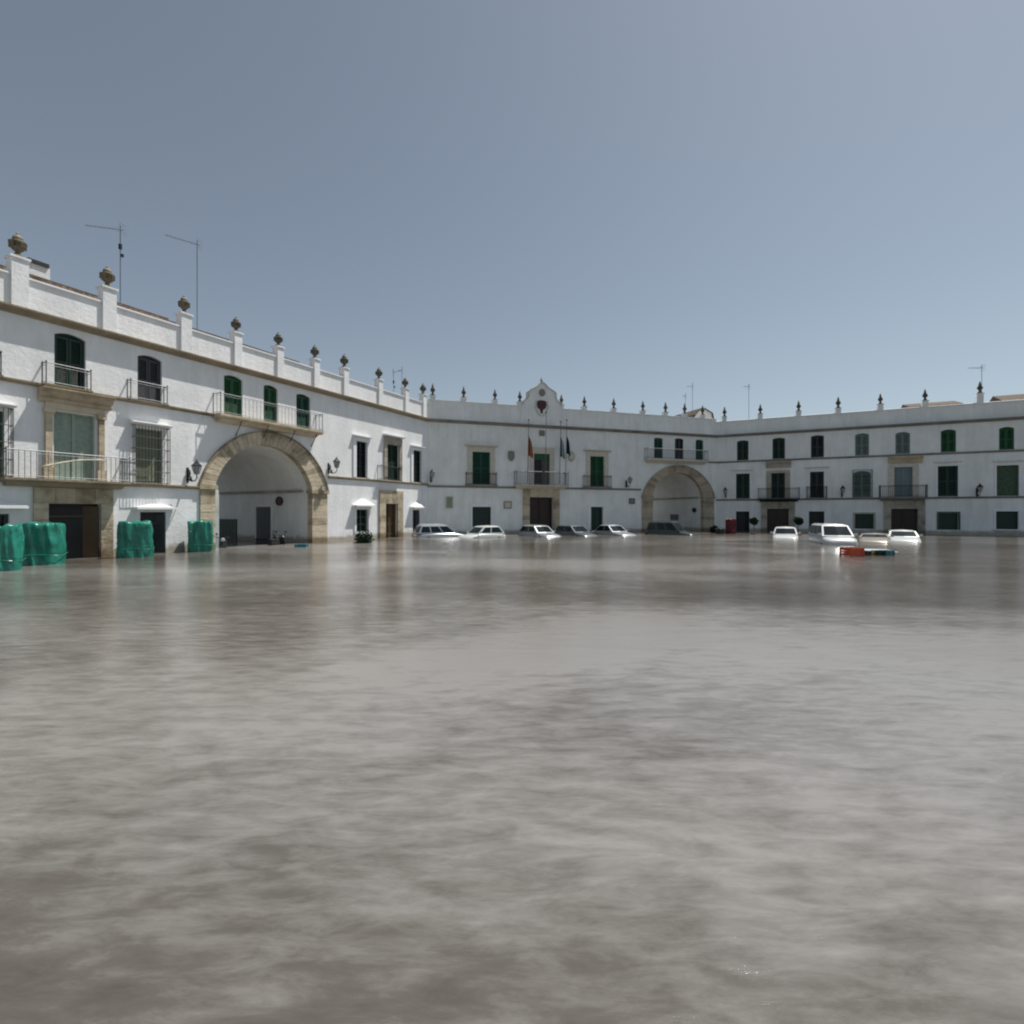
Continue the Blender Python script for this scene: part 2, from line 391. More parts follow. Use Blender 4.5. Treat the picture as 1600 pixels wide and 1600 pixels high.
def hood(bld, u0, u1, z, proj=0.38, peak=False, mat=None, ht=0.3, name='hood', base=0.1):
    m = MB()
    if peak:
        c = (u0 + u1) / 2
        m.box(u0, u1, -proj, -0.002, z, z + base)
        vs = [(u0 + .03, -proj + .02, z + base), (u1 - .03, -proj + .02, z + base), (u1 - .03, -.001, z + base), (u0 + .03, -.001, z + base), (c - .15, -.10, z + base + ht), (c + .15, -.10, z + base + ht), (c + .15, -.001, z + base + ht), (c - .15, -.001, z + base + ht)]
        m.add(vs, [(0, 1, 5, 4), (1, 2, 6, 5), (2, 3, 7, 6), (3, 0, 4, 7), (4, 5, 6, 7)])
    else:
        m.profile([(-0.002, z), (-proj * .6, z), (-proj, z + base * .5), (-proj, z + base), (-0.05, z + ht), (-0.002, z + ht)], u0, u1)
    return m.build(name, mat or TRIM, bld)
def surround(bld, u0, u1, h0, h1, wd, top, proj, mat, name='stone_surround', blocks=True):
    m = MB()
    def stack(a, b, z0, z1):
        z = z0; k = 0
        while z < z1 - 0.02:
            zz = min(z + (0.42 if blocks else 9), z1)
            if z1 - zz < 0.15: zz = z1
            j = 0.004 * (k % 2); m.box(a, b, -proj + j, -0.002, z + 0.006, zz - 0.006); z = zz; k += 1
    stack(u0 - wd, u0 - 0.001, h0, h1); stack(u1 + 0.001, u1 + wd, h0, h1)
    n = max(3, int((u1 - u0 + 2 * wd) / 0.6)) if blocks else 1
    for i in range(n):
        a = u0 - wd + (u1 - u0 + 2 * wd) * i / n; b = u0 - wd + (u1 - u0 + 2 * wd) * (i + 1) / n
        m.box(a + 0.006, b - 0.006, -proj - 0.003, -0.002, h1 + 0.003, h1 + top)
    return m.build(name, mat, bld)
def grille(bld, u0, u1, h0, h1, o=0.32, bars=0.125):
    m = MB()
    nb = max(3, int((u1 - u0) / bars))
    for i in range(nb + 1):
        x = u0 + (u1 - u0) * i / nb; m.tube([(x, -o, h0), (x, -o, h1)], 0.012, 5)
    for x in (u0, u1):
        for k in (1, 2): m.tube([(x, -o * k / 3, h0), (x, -o * k / 3, h1)], 0.011, 4)
    nh = max(3, int((h1 - h0) / 0.5))
    for i in range(nh + 1):
        z = h0 + (h1 - h0) * i / nh
        m.tube([(u0, 0, z), (u0, -o, z), (u1, -o, z), (u1, 0, z)], 0.014, 4)
    return m.build('grille', IRON, bld)
def balcony(bld, u0, u1, z, o, h, slabmat, rail=IRON, th=0.14, bars=0.14, corbel=True):
    m = MB()
    m.profile([(-0.002, z), (-0.002, z - th), (-o * 0.85, z - th), (-o - 0.03, z - th * 0.6), (-o - 0.03, z)], u0 - 0.05, u1 + 0.05)
    if corbel: m.profile([(-0.002, z - th - .002), (-0.002, z - th - .16), (-o * 0.35, z - th - .16), (-o * 0.7, z - th - .002)], u0 + .1, u1 - .1)
    s = m.build('balcony', slabmat, bld)
    r = MB(); railing(r, u0, u1, z + 0.002, h, o - 0.03, bars); r.build('railing', rail, s)
    return s
URN_ME = {}
def urn_mesh(mat, big):
    key = (mat.name, big)
    if key not in URN_ME:
        m = MB()
        prof = [(0.20, 0), (0.20, 0.06), (0.13, 0.10), (0.075, 0.17), (0.08, 0.22), (0.16, 0.28), (0.235, 0.40), (0.25, 0.50), (0.27, 0.53), (0.27, 0.57), (0.19, 0.60), (0.15, 0.66), (0.16, 0.71), (0.125, 0.79), (0.055, 0.84), (0.045, 0.87), (0.06, 0.90), (0.02, 0.94)]
        if not big: prof = [(0.17, 0), (0.17, 0.06), (0.12, 0.12), (0.07, 0.20), (0.10, 0.26), (0.17, 0.38), (0.175, 0.50), (0.12, 0.62), (0.08, 0.70), (0.10, 0.76), (0.06, 0.86), (0.02, 1.0)]
        m.lathe(prof, n=14)
        for k in range(8):
            a = k * math.pi / 4; rr = 0.24 if big else 0.165
            m.rbox((rr * math.cos(a), rr * math.sin(a), 0.44), (0.05, 0.05, 0.16), (0, 0, a))
        o = m.build('urn', mat, None, smooth=False); URN_ME[key] = o.data; bpy.data.objects.remove(o)
    return URN_ME[key]

def building(F, ua, ub, label, specs, name='house', cornice_mat=CORN, cop_top=11.35, strings=(), pillars=(), ptop=0.45, urnmat=URN, urnbig=True,
             passage=None, roof_rise=0.3, m0=False, m1=False, wallmat=WALL, pw=0.42, gable=None, urn_scale=1.0, depth=9.0, urn_y=0.0, roofmat=TILE, pillar_face=True):
    """local x = along the front from ua, y = into the building, z = up"""
    b = thing(name, label, 'building', F.world(ua), F.rz)
    W = ub - ua
    ops = []
    for s in specs:
        u0, u1, h0, h1 = s['hw'] if 'hw' in s else F.rect(*s['r'])
        if 'hw' not in s: u0 -= ua; u1 -= ua
        if s.get('ground'): h0 = 0.02
        if 'h0' in s: h0 = s['h0']
        ops.append((u0, u1, h0, h1, s.get('rise', 0.0)))
    holes = [outline(*o) for o in ops]
    pas = None
    if passage:
        pu0, pu1, spring, rise = passage; pu0 -= ua; pu1 -= ua
        pas = [(pu0, 0.01), (pu1, 0.01)] + arch_pts(pu0, pu1, spring, rise, 34)
        holes.append(pas)
    CB = 9.80
    mb = MB()
    wall_sheet(mb, 0, W, -0.6, CB, holes[:len(ops)] + ([pas] if pas else []), 0.3)
    # body behind the front, mitred at the corners of the square
    e0 = depth * MIT if m0 else 0; e1 = depth * MIT if m1 else 0
    def block(x0, x1, z0, z1, y0=0.5, l=False, r=False):
        a = y0 * MIT if l else 0; c = y0 * MIT if r else 0
        vs = []
        for z in (z0, z1):
            vs += [(x0 - a, y0, z), (x1 + c, y0, z), (x1 + (e1 if r else 0), depth, z), (x0 - (e0 if l else 0), depth, z)]
        mb.add(vs, [(3, 2, 1, 0), (4, 5, 6, 7), (0, 1, 5, 4), (1, 2, 6, 5), (2, 3, 7, 6), (3, 0, 4, 7)])
    if pas:
        block(0, pu0 - 0.02, -0.6, 10.0, l=m0); block(pu1 + 0.02, W, -0.6, 10.0, r=m1); block(pu0 - 0.015, pu1 + 0.015, spring + rise + 0.1, 9.99)
    else: block(0, W, -0.6, 10.0, l=m0, r=m1)
    # front strip closing wall to the body on top
    mb.box(0, W, 0.005, 0.499, CB - 0.1, CB)
    wl = mb.build('wall', wallmat, b, recalc=False)
    if pas:
        t = MB(); n = len(pas)
        t.v += [(x, 0.3, z) for x, z in pas] + [(x, depth, z) for x, z in pas]
        for i in range(n):
            if i == 0: continue
            t.f.append((i, n + i, n + (i + 1) % n, (i + 1) % n))
        t.build('passage_vault', TUNNEL, b, recalc=False)
        mo = MB()
        for a, c in ((pu0 - 0.0, pu0 + 0.10), (pu1 - 0.10, pu1)):
            mo.box(a + .001, c - .001, 0.7, depth - .1, spring - 0.14, spring + 0.02)
        mo.build('impost_moulding', STONEG, b)
    # cornice
    c = MB(); mL = MIT if m0 else 0; mR = MIT if m1 else 0
    c.profile([(-0.002, 9.80), (-0.06, 9.80), (-0.10, 9.86), (-0.22, 9.90), (-0.33, 9.96), (-0.36, 9.965), (-0.36, 10.03), (0.30, 10.06), (0.30, 9.805), (-0.002, 9.805)], 0.0, W, m0=-(-mL) if m0 else 0, m1=mR if m1 else 0)
    c.build('cornice', cornice_mat, b)
    for (sa, sb, z, pr) in strings:
        s = MB(); s.profile([(-0.002, z - 0.14), (-pr * .5, z - 0.14), (-pr, z - 0.06), (-pr, z), (-0.002, z + 0.03)], max(0, sa - ua), min(W, sb - ua))
        s.build('string_course', cornice_mat, b)
    # parapet
    x0 = 0; x1 = W
    p = MB(); p.profile([(0.02, 10.062), (0.02, cop_top - 0.12), (0.28, cop_top - 0.12), (0.28, 10.062)], x0, x1, m0=mL, m1=mR); pp = p.build('parapet', wallmat, b)
    k = MB(); k.profile([(-0.05, cop_top - 0.118), (-0.05, cop_top - 0.05), (0.15, cop_top), (0.35, cop_top - 0.05), (0.35, cop_top - 0.118)], x0, x1, m0=mL, m1=mR); k.build('coping', TRIM, pp)
    for pu in pillars:
        x = pu - ua
        q = MB(); yf = -0.10 if pillar_face else 0.0
        q.box(x - pw / 2, x + pw / 2, yf, 0.355, 10.064 if pillar_face else cop_top - .05, cop_top + ptop - 0.08)
        q.box(x - pw / 2 - 0.05, x + pw / 2 + 0.05, yf - .05, 0.405, cop_top + ptop - 0.079, cop_top + ptop)
        pl = q.build('pillar', wallmat, b)
        u_ = bpy.data.objects.new('urn', urn_mesh(urnmat, urnbig)); COL.objects.link(u_); u_.parent = pl
        u_.location = (x, 0.12, cop_top + ptop + .001); sc = urn_scale * random.uniform(0.95, 1.05); u_.scale = (sc, sc, sc); u_.rotation_euler = (0, 0, random.uniform(0, 1))
    if roof_rise:
        rf = MB(); zb = cop_top - 0.35
        x = 0.05
        while x < W - 0.1:
            rf.add([(x, 0.42, zb), (x + 0.09, 0.42, zb + 0.07), (x + 0.18, 0.42, zb), (x, 2.6, zb + roof_rise + 0.35), (x + 0.09, 2.6, zb + roof_rise + .42), (x + 0.18, 2.6, zb + roof_rise + .35)], [(0, 1, 4, 3), (1, 2, 5, 4), (0, 2, 1)])
            rf.add([(x + 0.18, 0.44, zb - .03), (x + 0.24, 0.44, zb - .03), (x + 0.18, 2.6, zb + roof_rise + .32), (x + .24, 2.6, zb + roof_rise + .32)], [(0, 1, 3, 2)])
            x += 0.24
        rf.profile([(2.55, zb + roof_rise + .30), (2.55, zb + roof_rise + .44), (2.7, zb + roof_rise + .50), (2.85, zb + roof_rise + .44), (2.85, 10.0), (2.7, 10.0)], 0, W)
        rf.build('roof', roofmat, b)
    for s, o in zip(specs, ops):
        u0, u1, h0, h1, rise = o
        if s.get('fill') != 'none': fit_window(b, o, s)
        if 'sur' in s:
            wd, tp, pj, mt = s['sur']; surround(b, u0, u1, h0, h1, wd, tp, pj, mt, blocks=s.get('blocks', True))
        if s.get('sill'):
            m = MB(); m.profile([(-0.002, h0 - 0.12), (-0.16, h0 - 0.1), (-0.18, h0 - 0.01), (-0.002, h0 - 0.005)], u0 - 0.15, u1 + 0.15); m.build('sill', s.get('silm', TRIM), b)
        if s.get('hood'):
            hh = s['hood']; hood(b, u0 - hh.get('e', 0.25), u1 + hh.get('e', 0.25), h1 + hh.get('up', 0.3), hh.get('p', 0.38), hh.get('peak', False), hh.get('mat'), hh.get('ht', 0.32))
        if s.get('grille'):
            e = s['grille']; grille(b, u0 - e, u1 + e, h0 + 0.02, h1 + 0.1)
        if s.get('bal'):
            q = s['bal']; balcony(b, q['u'][0] - ua, q['u'][1] - ua, q.get('z', h0), q['o'], q['h'], q.get('mat', CORNG), q.get('rail', IRON), bars=q.get('bars', 0.14), corbel=q.get('corbel', True))
    return b, ops

def arch_ring(b, ua, a0, a1, o0, o1, spring, rise_i, rise_o, mat, mat2, jamb=True, nblk=34, proj=0.10):
    """voussoirs between inner opening [a0,a1] and outer line [o0,o1]"""
    m = MB()
    pi = arch_pts(a0 - ua + .03, a1 - ua - .03, spring, rise_i - .03, nblk); po = arch_pts(o0 - ua, o1 - ua, spring, rise_o, nblk)
    for i in range(nblk):
        A, B, C_, D = Vector(pi[i]), Vector(pi[i + 1]), Vector(po[i + 1]), Vector(po[i])
        g = 0.03; A2 = A.lerp(B, g); B2 = B.lerp(A, g); C2 = C_.lerp(D, g); D2 = D.lerp(C_, g)
        j = random.uniform(0, 0.012)
        m.prism([tuple(A2), tuple(B2), tuple(C2), tuple(D2)], -proj + j, 0.31)
    ring = m.build('arch_ring', mat, b)
    h = MB()   # drip moulding along the outer edge
    pm = arch_pts(o0 - ua - 0.07, o1 - ua + 0.07, spring, rise_o + 0.07, nblk)
    for i in range(nblk):
        h.prism([po[i], po[i + 1], pm[i + 1], pm[i]], -proj - 0.07, -0.002)
    h.build('drip_moulding', mat2, b)
    if jamb:
        for (x0, x1) in ((o0 - ua, a0 - ua + .03), (a1 - ua - .03, o1 - ua)):
            q = MB(); z = 0.0; k = 0
            while z < spring - 0.35:
                zz = min(z + 0.40, spring - 0.22); jj = random.uniform(0, 0.014)
                q.box(x0, x1, -proj + jj, 0.31, z + 0.006, zz - 0.006); z = zz; k += 1
            q.box(x0 - 0.08, x1 + 0.08, -proj - 0.08, 0.36, spring - 0.215, spring - 0.006)
            q.build('arch_jamb', mat, b)
    return ring

# ------------------------------------------------------------------ LEFT SIDE
uL = FL.u
xm = lambda F, x: F.u(x)
LA0, LA1 = -4.0 + 3.0, uL(311)
def rr(x0, x1, yt, yb, **k): d = dict(r=(x0, x1, yt, yb)); d.update(k); return d
S2 = 7.36; S1A = 3.66; S1B = 4.70
pilL = [uL(x) for x in (30, 170, 290)]
gapL = pilL[1] - pilL[0]
specs = [
    rr(85, 134, 522, 606, mat=G_DARK, rise=0.14, h0=S2 + 0.02),
    rr(215, 253, 556, 628, mat=GREY_D, rise=0.14, h0=S2 + 0.02),
    dict(hw=(0.75, 1.85, S2 + .02, 9.2), mat=G_DARK, rise=0.14),
    rr(84, 149, 646, 748, mat=G_PALE, fill='blind', split=True, h0=S1A + 0.03),
    rr(212, 254, 671, 752, mat=OLIVE, fill='blind', h0=S1A + 0.03, grille=0.16, hood=dict(e=0.28, up=0.16, p=0.34, ht=0.16)),
    dict(hw=(uL(-40) - LA0, uL(6) - LA0, S1A + .03, 6.1), mat=G_MOSS, fill='blind', grille=0.16, hood=dict(e=0.28, up=0.16, p=0.34, ht=0.16)),
    rr(74, 156, 787, 860, mat=WOODM, fill='open', ground=1, frame=WOODD, recess=0.2),
    rr(219, 259, 800, 860, mat=NAVY, fill='open', ground=1, hood=dict(e=0.32, up=0.12, p=0.42, ht=0.14, peak=True)),
    rr(-30, 15, 803, 830, mat=GREY_D, fill='glazed', h0=1.0, hood=dict(e=0.4, up=0.2, p=0.42, ht=0.2, peak=True)),
]
specs[2]['hw'] = (uL(-60) - LA0, uL(-18) - LA0, S2 + .02, 9.2)
h1, _ops = building(FL, LA0, LA1, 'white house at the left edge with a brown stone doorway and long iron balcony', specs,
    cop_top=11.35, pillars=[pilL[0] - gapL] + pilL, ptop=0.62, strings=[(LA0, LA1, S2, 0.16), (LA0, LA1, S1A, 0.16)], roof_rise=0.95, pw=0.5, urn_scale=1.0)
# stone portal, ground floor
u0, u1 = _ops[6][0], _ops[6][1]
surround(h1, u0, u1, 0.0, _ops[6][3], uL(73) - uL(50), 0.62, 0.12, STONE, name='stone_portal')
# first floor frontispiece with pilasters and flared entablature
a, c, z0_, z1_ = _ops[3][0], _ops[3][1], S1A + 0.03, _ops[3][3]
wp = uL(84) - uL(66)
m = MB()
for (x0, x1) in ((a - wp, a - 0.02), (c + 0.02, c + wp * 0.95)):
    m.box(x0, x1, -0.18, -0.002, z0_, z0_ + 0.45); m.box(x0 + 0.06, x1 - 0.06, -0.13, -0.002, z0_ + 0.452, z1_ - 0.12)
    m.box(x0 + 0.0, x1 - 0.0, -0.19, -0.002, z1_ - 0.118, z1_ + 0.06)
m.box(a - wp + 0.05, c + wp * .95 - 0.05, -0.14, -0.002, z1_ + 0.062, z1_ + 0.30)
zt = S2 - 0.15
m.profile([(-0.002, z1_ + 0.302), (-0.18, z1_ + 0.302), (-0.24, z1_ + 0.42), (-0.20, z1_ + 0.46), (-0.20, zt - 0.34), (-0.34, zt - 0.26), (-0.40, zt - 0.12), (-0.58, zt - 0.04), (-0.58, zt), (-0.002, zt)], a - wp - 0.16, c + wp * .95 + 0.16)
m.build('window_frontispiece', STONE, h1)
bal = balcony(h1, uL(10, .62) - LA0, uL(203, .62) - LA0, S1A + 0.01, 0.62, 1.02, CORN, IRONG, bars=0.17)
b1 = balcony(h1, uL(-8, .3) - LA0 - 0.9, uL(2, .3) - LA0, S2 + 0.01, 0.3, 0.8, CORN, IRON, corbel=False, bars=0.3)
b2 = balcony(h1, uL(72, .3) - LA0, uL(142, .3) - LA0, S2 + 0.01, 0.34, 0.80, CORN, IRONG, corbel=False, bars=0.4, th=0.1)
b3 = balcony(h1, uL(205, .3) - LA0, uL(262, .3) - LA0, S2 + 0.01, 0.30, 0.80, CORN, IRONG, corbel=False, bars=0.4, th=0.1)
# cream rope light tied along the balcony
t = thing('awning_pole', 'cream pole with cloth wound on it, leaning along the long balcony at the left', 'pole', FL.world(uL(65, .66), .66, 4.1), FL.rz)
m = MB(); L_ = uL(165, .66) - uL(65, .66)
m.tube([(L_ * k / 10, 0.0, 0.0 + 0.42 * math.sin(k / 10 * 1.75)) for k in range(11)], [0.035 + 0.012 * math.sin(k * 2.3) for k in range(11)], 8)
m.build('wound_cloth', BANN, t, smooth=True)

# arch house on the left
LB1 = uL(512)
spr = 3.75
ai0, ai1 = uL(334), uL(487); ao0, ao1 = uL(311.5), uL(510)
topi = FL.uh(414, 695)[1]; topo = FL.uh(414, 675)[1]
specs = [rr(350, 379, 587, 645, mat=G_MID, rise=0.13, h0=S2 + .02), rr(412, 434, 602, 656, mat=G_MID, rise=0.13, h0=S2 + .02), rr(463, 485, 616, 665, mat=G_TEAL, rise=0.13, h0=S2 + .02)]
h2, _o2 = building(FL, LA1, LB1, 'white house with three green-shuttered windows over the tall left stone arch', specs,
    cop_top=11.35, pillars=[uL(371), uL(437), uL(494)], ptop=0.55, strings=[(LA1, uL(345), S2, 0.16)], passage=(ai0, ai1, spr, topi - spr), roof_rise=0.85, urnmat=URND, urn_scale=0.95)
arch_ring(h2, LA1, ai0, ai1, ao0, ao1, spr, topi - spr, topo - spr, STONE, CORN)
balcony(h2, uL(345, .6) - LA1, uL(504, .6) - LA1, S2 + 0.01, 0.62, 1.0, STONE, IRONG, th=0.22, bars=0.22)
for x in (368, 410, 452, 486):
    m = MB(); x_ = uL(x) - LA1; m.tube([(x_, -0.02, S2 - 0.95), (x_, -0.5, S2 - 0.22)], 0.022, 5); m.build('balcony_strut', IRON, h2)
# doors and window on the far side wall of the passage (local yz plane at x = pu1)
def side_opening(b, xw, y0, y1, z0, z1, mat, name, frame=TRIM):
    m = MB(); m.box(xw - 0.05, xw - 0.002, y0 - 0.1, y0 - .002, z0, z1 + 0.1); m.box(xw - 0.05, xw - 0.002, y1 + .002, y1 + 0.1, z0, z1 + 0.1); m.box(xw - 0.052, xw - 0.002, y0, y1, z1 + .002, z1 + 0.1)
    f = m.build(name, frame, b)
    p = MB(); p.box(xw - 0.03, xw - 0.004, y0, y1, z0, z1)
    n = 5
    for i in range(n):
        p.box(xw - 0.042, xw - 0.031, y0 + (y1 - y0) * i / n + 0.02, y0 + (y1 - y0) * (i + 1) / n - 0.02, z0 + 0.08, z1 - 0.08)
    p.build('panel', mat, f)
def side_hit(F, ua, uw, x, y):
    # pixel on the side wall plane u = uw; returns depth and height
    r = Vector(((x - 800) / 800.0, 1.0)); t = ((F.P + F.d * uw).dot(F.d)) / r.dot(F.d); q = r * t
    return -(q - F.P).dot(F.n), CAMZ + (800 - y) / 800.0 * t
y1, zt1 = side_hit(FL, LA1, ai1, 401, 792); y0, _ = side_hit(FL, LA1, ai1, 424, 792)
side_opening(h2, ai1 - LA1, y0, y1, 0.02, zt1, NAVY, 'passage_door')
y1, zt1 = side_hit(FL, LA1, ai1, 337, 813); y0, _ = side_hit(FL, LA1, ai1, 369, 813)
side_opening(h2, ai1 - LA1, y0, min(y1, 8.8), 0.02, zt1, G_DARK, 'passage_gate', G_DARK)
ys, zs = side_hit(FL, LA1, ai1, 438, 783)

# two-storey house between the left arch and the corner
specs = [
    rr(556, 573, 690, 745, mat=NAVY, fill='glazed', h0=S1B + .05, sur=(0.28, 0.25, 0.08, TRIM), blocks=False, hood=dict(e=0.32, up=0.27, p=0.26, ht=0.14)),
    rr(604, 623, 695, 747, mat=G_DARK, h0=S1B + .05, sur=(0.32, 0.55, 0.10, STONEG), hood=dict(e=0.42, up=0.56, p=0.36, ht=0.14)),
    rr(645, 658, 704, 749, mat=G_DARK, fill='glazed', h0=S1B + .05, sur=(0.26, 0.22, 0.08, TRIM), blocks=False, hood=dict(e=0.32, up=0.23, p=0.26, ht=0.14)),
    rr(556, 575, 796, 834, mat=G_MOSS, fill='glazed', h0=1.05, sur=(0.18, 0.16, 0.07, TRIM), blocks=False, hood=dict(e=0.36, up=0.2, p=0.42, ht=0.42, peak=True)),
    rr(601, 620, 787, 850, mat=WOODM, fill='door', ground=1, sur=(0.62, 0.95, 0.12, STONE)),
    rr(645, 656, 797, 845, mat=NAVY, fill='open', ground=1, hood=dict(e=0.4, up=0.15, p=0.42, ht=0.36, peak=True)),
]
h3, _o3 = building(FL, LB1, L_LEN, 'white two-storey house between the left arch and corner with a brown door', specs,
    cop_top=11.35, pillars=[uL(540), uL(594), uL(635), L_LEN - 0.45], ptop=0.62, strings=[(LB1, L_LEN, S1B, 0.13)], roof_rise=0.7, m1=True, urnmat=URND, urn_scale=0.95)
balcony(h3, uL(596, .35) - LB1, uL(628, .35) - LB1, S1B + .02, 0.35, 1.0, STONEG, IRON, corbel=False, th=0.1)

# ------------------------------------------------------------------ CENTRE: town hall
uC = FC.u; CB1 = uC(1001)
S1C = FC.uh(848, 761.5)[1]
specs = [
    rr(738, 766, 706, 754, mat=G_TEAL, h0=S1C + .16, sur=(0.42, 0.42, 0.06, TRIMC), blocks=False, hood=dict(e=0.65, up=0.44, p=0.28, ht=0.15, mat=TRIMC), sill=1,
       bal=dict(u=(uC(729, .25), uC(776, .25)), z=S1C + .1, o=0.30, h=1.0, corbel=False)),
    rr(834, 859, 709, 754, mat=CURT, fill='curtain', h0=S1C + .16, sur=(0.42, 0.55, 0.08, TRIMC), blocks=False, frame=G_MID),
    rr(922, 944, 713, 757, mat=G_MID, h0=S1C + .14, sur=(0.42, 0.42, 0.06, TRIMC), blocks=False, hood=dict(e=0.65, up=0.44, p=0.28, ht=0.15, mat=TRIMC), sill=1,
       bal=dict(u=(uC(913, .25), uC(955, .25)), z=S1C + .1, o=0.30, h=1.0, corbel=False)),
    rr(738, 767, 792, 822, mat=G_DARK, fill='blind', h0=1.1, sur=(0.16, 0.24, 0.06, TRIM), blocks=False, sill=1),
    rr(827, 864, 777, 840, mat=WOODD, fill='door', ground=1, recess=0.25),
    rr(923, 942, 792, 840, mat=G_DARK, fill='door', ground=1, sur=(0.34, 0.2, 0.06, TRIM), blocks=False, recess=0.2),
]
hall, _oc = building(FC, 0.0, CB1, 'town hall with a curved bell gable and flagpoles over the door', specs, name='town_hall',
    cornice_mat=CORNG, cop_top=11.72, pillars=[0.45] + [uC(x) for x in (725, 774, 813, 878, 914, 960)], ptop=0.30, pillar_face=False,
    strings=[(0.0, uC(817), S1C, 0.12), (uC(878), CB1, S1C, 0.12)], roof_rise=0.12, m0=True, urnmat=URND, urnbig=False, urn_scale=0.98, wallmat=WALL2)
u0, u1 = _oc[4][0], _oc[4][1]
surround(hall, u0, u1, 0.0, _oc[4][3], uC(827) - uC(817), S1C - 0.02 - _oc[4][3], 0.14, STONE, name='stone_portal')
balcony(hall, uC(808, .8), uC(888, .8), S1C + .16, 0.85, 1.15, TRIMC, IRONG, bars=0.15)
# bell gable
gx = lambda x: uC(x); gz = lambda y: FC.uh(847, y)[1]
half = [(816, 634), (818, 629), (823, 626), (825.5, 621), (825.5, 614), (829, 611), (834, 608.5), (839, 605), (842.5, 601), (846.5, 598.5)]
mid = 847.0
pts = [(gx(812), 10.062)] + [(gx(x), gz(y)) for x, y in half]
left = pts[:]
cx_ = gx(847)
right = [(2 * cx_ - x, z) for x, z in left[::-1]]
poly = left + right
m = MB(); m.prism(poly, -0.10, 0.42)
gb = m.build('bell_gable', WALL2, hall)
m = MB()
for (xa, za), (xb, zb) in zip(poly[1:-2], poly[2:-1]):
    if math.hypot(xb - xa, zb - za) > 0.01:
        m.rbox(((xa + xb) / 2, 0.16, (za + zb) / 2 + 0.03), (math.hypot(xb - xa, zb - za) + 0.05, 0.68, 0.07), (0, -math.atan2(zb - za, xb - xa), 0))
m.build('gable_coping', TRIMC, gb)
m = MB(); m.lathe([(0.05, 0), (0.10, .08), (0.04, .16), (0.14, .28), (0.06, .42), (0.01, .55)], (cx_, 0.15, gz(599)), 8); m.build('finial', URND, gb)
m = MB(); zc = gz(614); 
cir = [(gx(846.3) + 0.30 * math.cos(k * math.pi / 10), zc + 0.33 * math.sin(k * math.pi / 10)) for k in range(20)]
m.prism(cir, -0.14, -0.102); m.build('round_emblem', PLQ, gb)
zc = gz(634)
sh = [(-.40, .34), (-.25, .42), (0, .44), (.25, .42), (.40, .34), (.44, .0), (.36, -.24), (.12, -.38), (0.07, -.70), (-0.07, -.70), (-.12, -.38), (-.36, -.24), (-.44, .0)]
m = MB(); m.prism([(gx(845.5) + x, zc + z) for x, z in sh], -0.18, -0.102); m.build('carved_shield', REDD, gb)
m = MB()
for s_ in (-1, 1):
    m.tube([(gx(845.5) + s_ * 0.5, -0.13, zc + .4), (gx(845.5) + s_ * 0.6, -0.13, zc - .1), (gx(845.5) + s_ * 0.42, -0.13, zc - .6), (gx(845.5) + s_ * 0.1, -0.13, zc - .95)], 0.05, 6)
m.build('carved_scrolls', TRIMC, gb)
# small framed panels above the side windows
for x0, x1 in ((736, 770), (922, 948)):
    m = MB(); a, c = uC(x0), uC(x1); zb = FC.uh((x0 + x1) / 2, 690)[1]; zt = FC.uh((x0 + x1) / 2, 674)[1]
    for q in (a, c - .22):
        m.box(q, q + .22, -0.07, -.002, zb, zt)
    m.box(a + .222, c - .222, -0.04, -.002, zb, zt - .15)
    m.build('raised_panel', WALL2, hall)
# roundish coats of arms, plaques: things fixed to the wall
def plaque(F, x, y, wd, ht, mat, label, name='wall_plaque', cat='plaque', shape='rect', frame=None, group=None):
    u, h = F.uh(x, y); t = thing(name, label, cat, F.world(u, 0, h), F.rz, group)
    m = MB()
    if shape == 'rect': m.box(-wd / 2, wd / 2, -0.05, -0.003, -ht / 2, ht / 2)
    elif shape == 'shield':
        m.prism([(wd / 2 * x_, ht / 2 * z_) for x_, z_ in ((-1, 1), (1, 1), (1, 0), (.75, -.6), (0, -1), (-.75, -.6), (-1, 0))], -0.10, -0.003)
    else:
        m.prism([(wd / 2 * math.cos(k * math.pi / 10), ht / 2 * math.sin(k * math.pi / 10)) for k in range(20)], -0.08, -0.003)
    m.build('panel', mat, t)
    f = MB()
    if shape == 'rect':
        for s_ in (-1, 1):
            f.box(s_ * wd / 2 - 0.035, s_ * wd / 2 + 0.035, -0.075, -0.051, -ht / 2 - 0.035, ht / 2 + 0.035)
            f.box(-wd / 2 + 0.036, wd / 2 - 0.036, -0.075, -0.051, s_ * ht / 2 - 0.035, s_ * ht / 2 + 0.035)
    else:
        for k in range(14):
            a = k * 2 * math.pi / 14; f.lathe([(0.03, 0), (0.045, 0.04), (0.01, 0.08)], (wd * 0.52 * math.cos(a), -0.09, ht * 0.5 * math.sin(a)), 6)
    f.build('rim', frame or mat, t)
    return t
plaque(FC, 798.5, 713, 0.55, 0.85, PLQ, 'grey carved stone shield on the wall left of the town hall balcony', 'stone_coat_of_arms', 'coat of arms', 'shield')
plaque(FC, 892.5, 714, 0.6, 0.8, TRIMC, 'pale round carved emblem on the wall right of the town hall balcony', 'stone_coat_of_arms', 'coat of arms', 'round', STONEG)
plaque(FC, 702, 785, 0.55, 0.95, PLQG, 'tall pale green tile panel on the town hall wall above the white cars', 'wall_plaque', 'plaque', frame=TRIMC)
plaque(FC, 793, 789, 0.62, 0.55, TRIMC, 'beige stone plaque between the dark green window and the town hall door', 'wall_plaque', 'plaque', frame=STONEG)
plaque(FC, 846.5, 677, 0.45, 0.4, PLQ, 'small grey stone tablet high above the town hall balcony door', 'wall_plaque', 'plaque')
plaque(FC, 987, 783, 0.55, 0.45, PLQ, 'small grey street plaque left of the central arch', 'street_plaque', 'plaque', frame=PLQD)

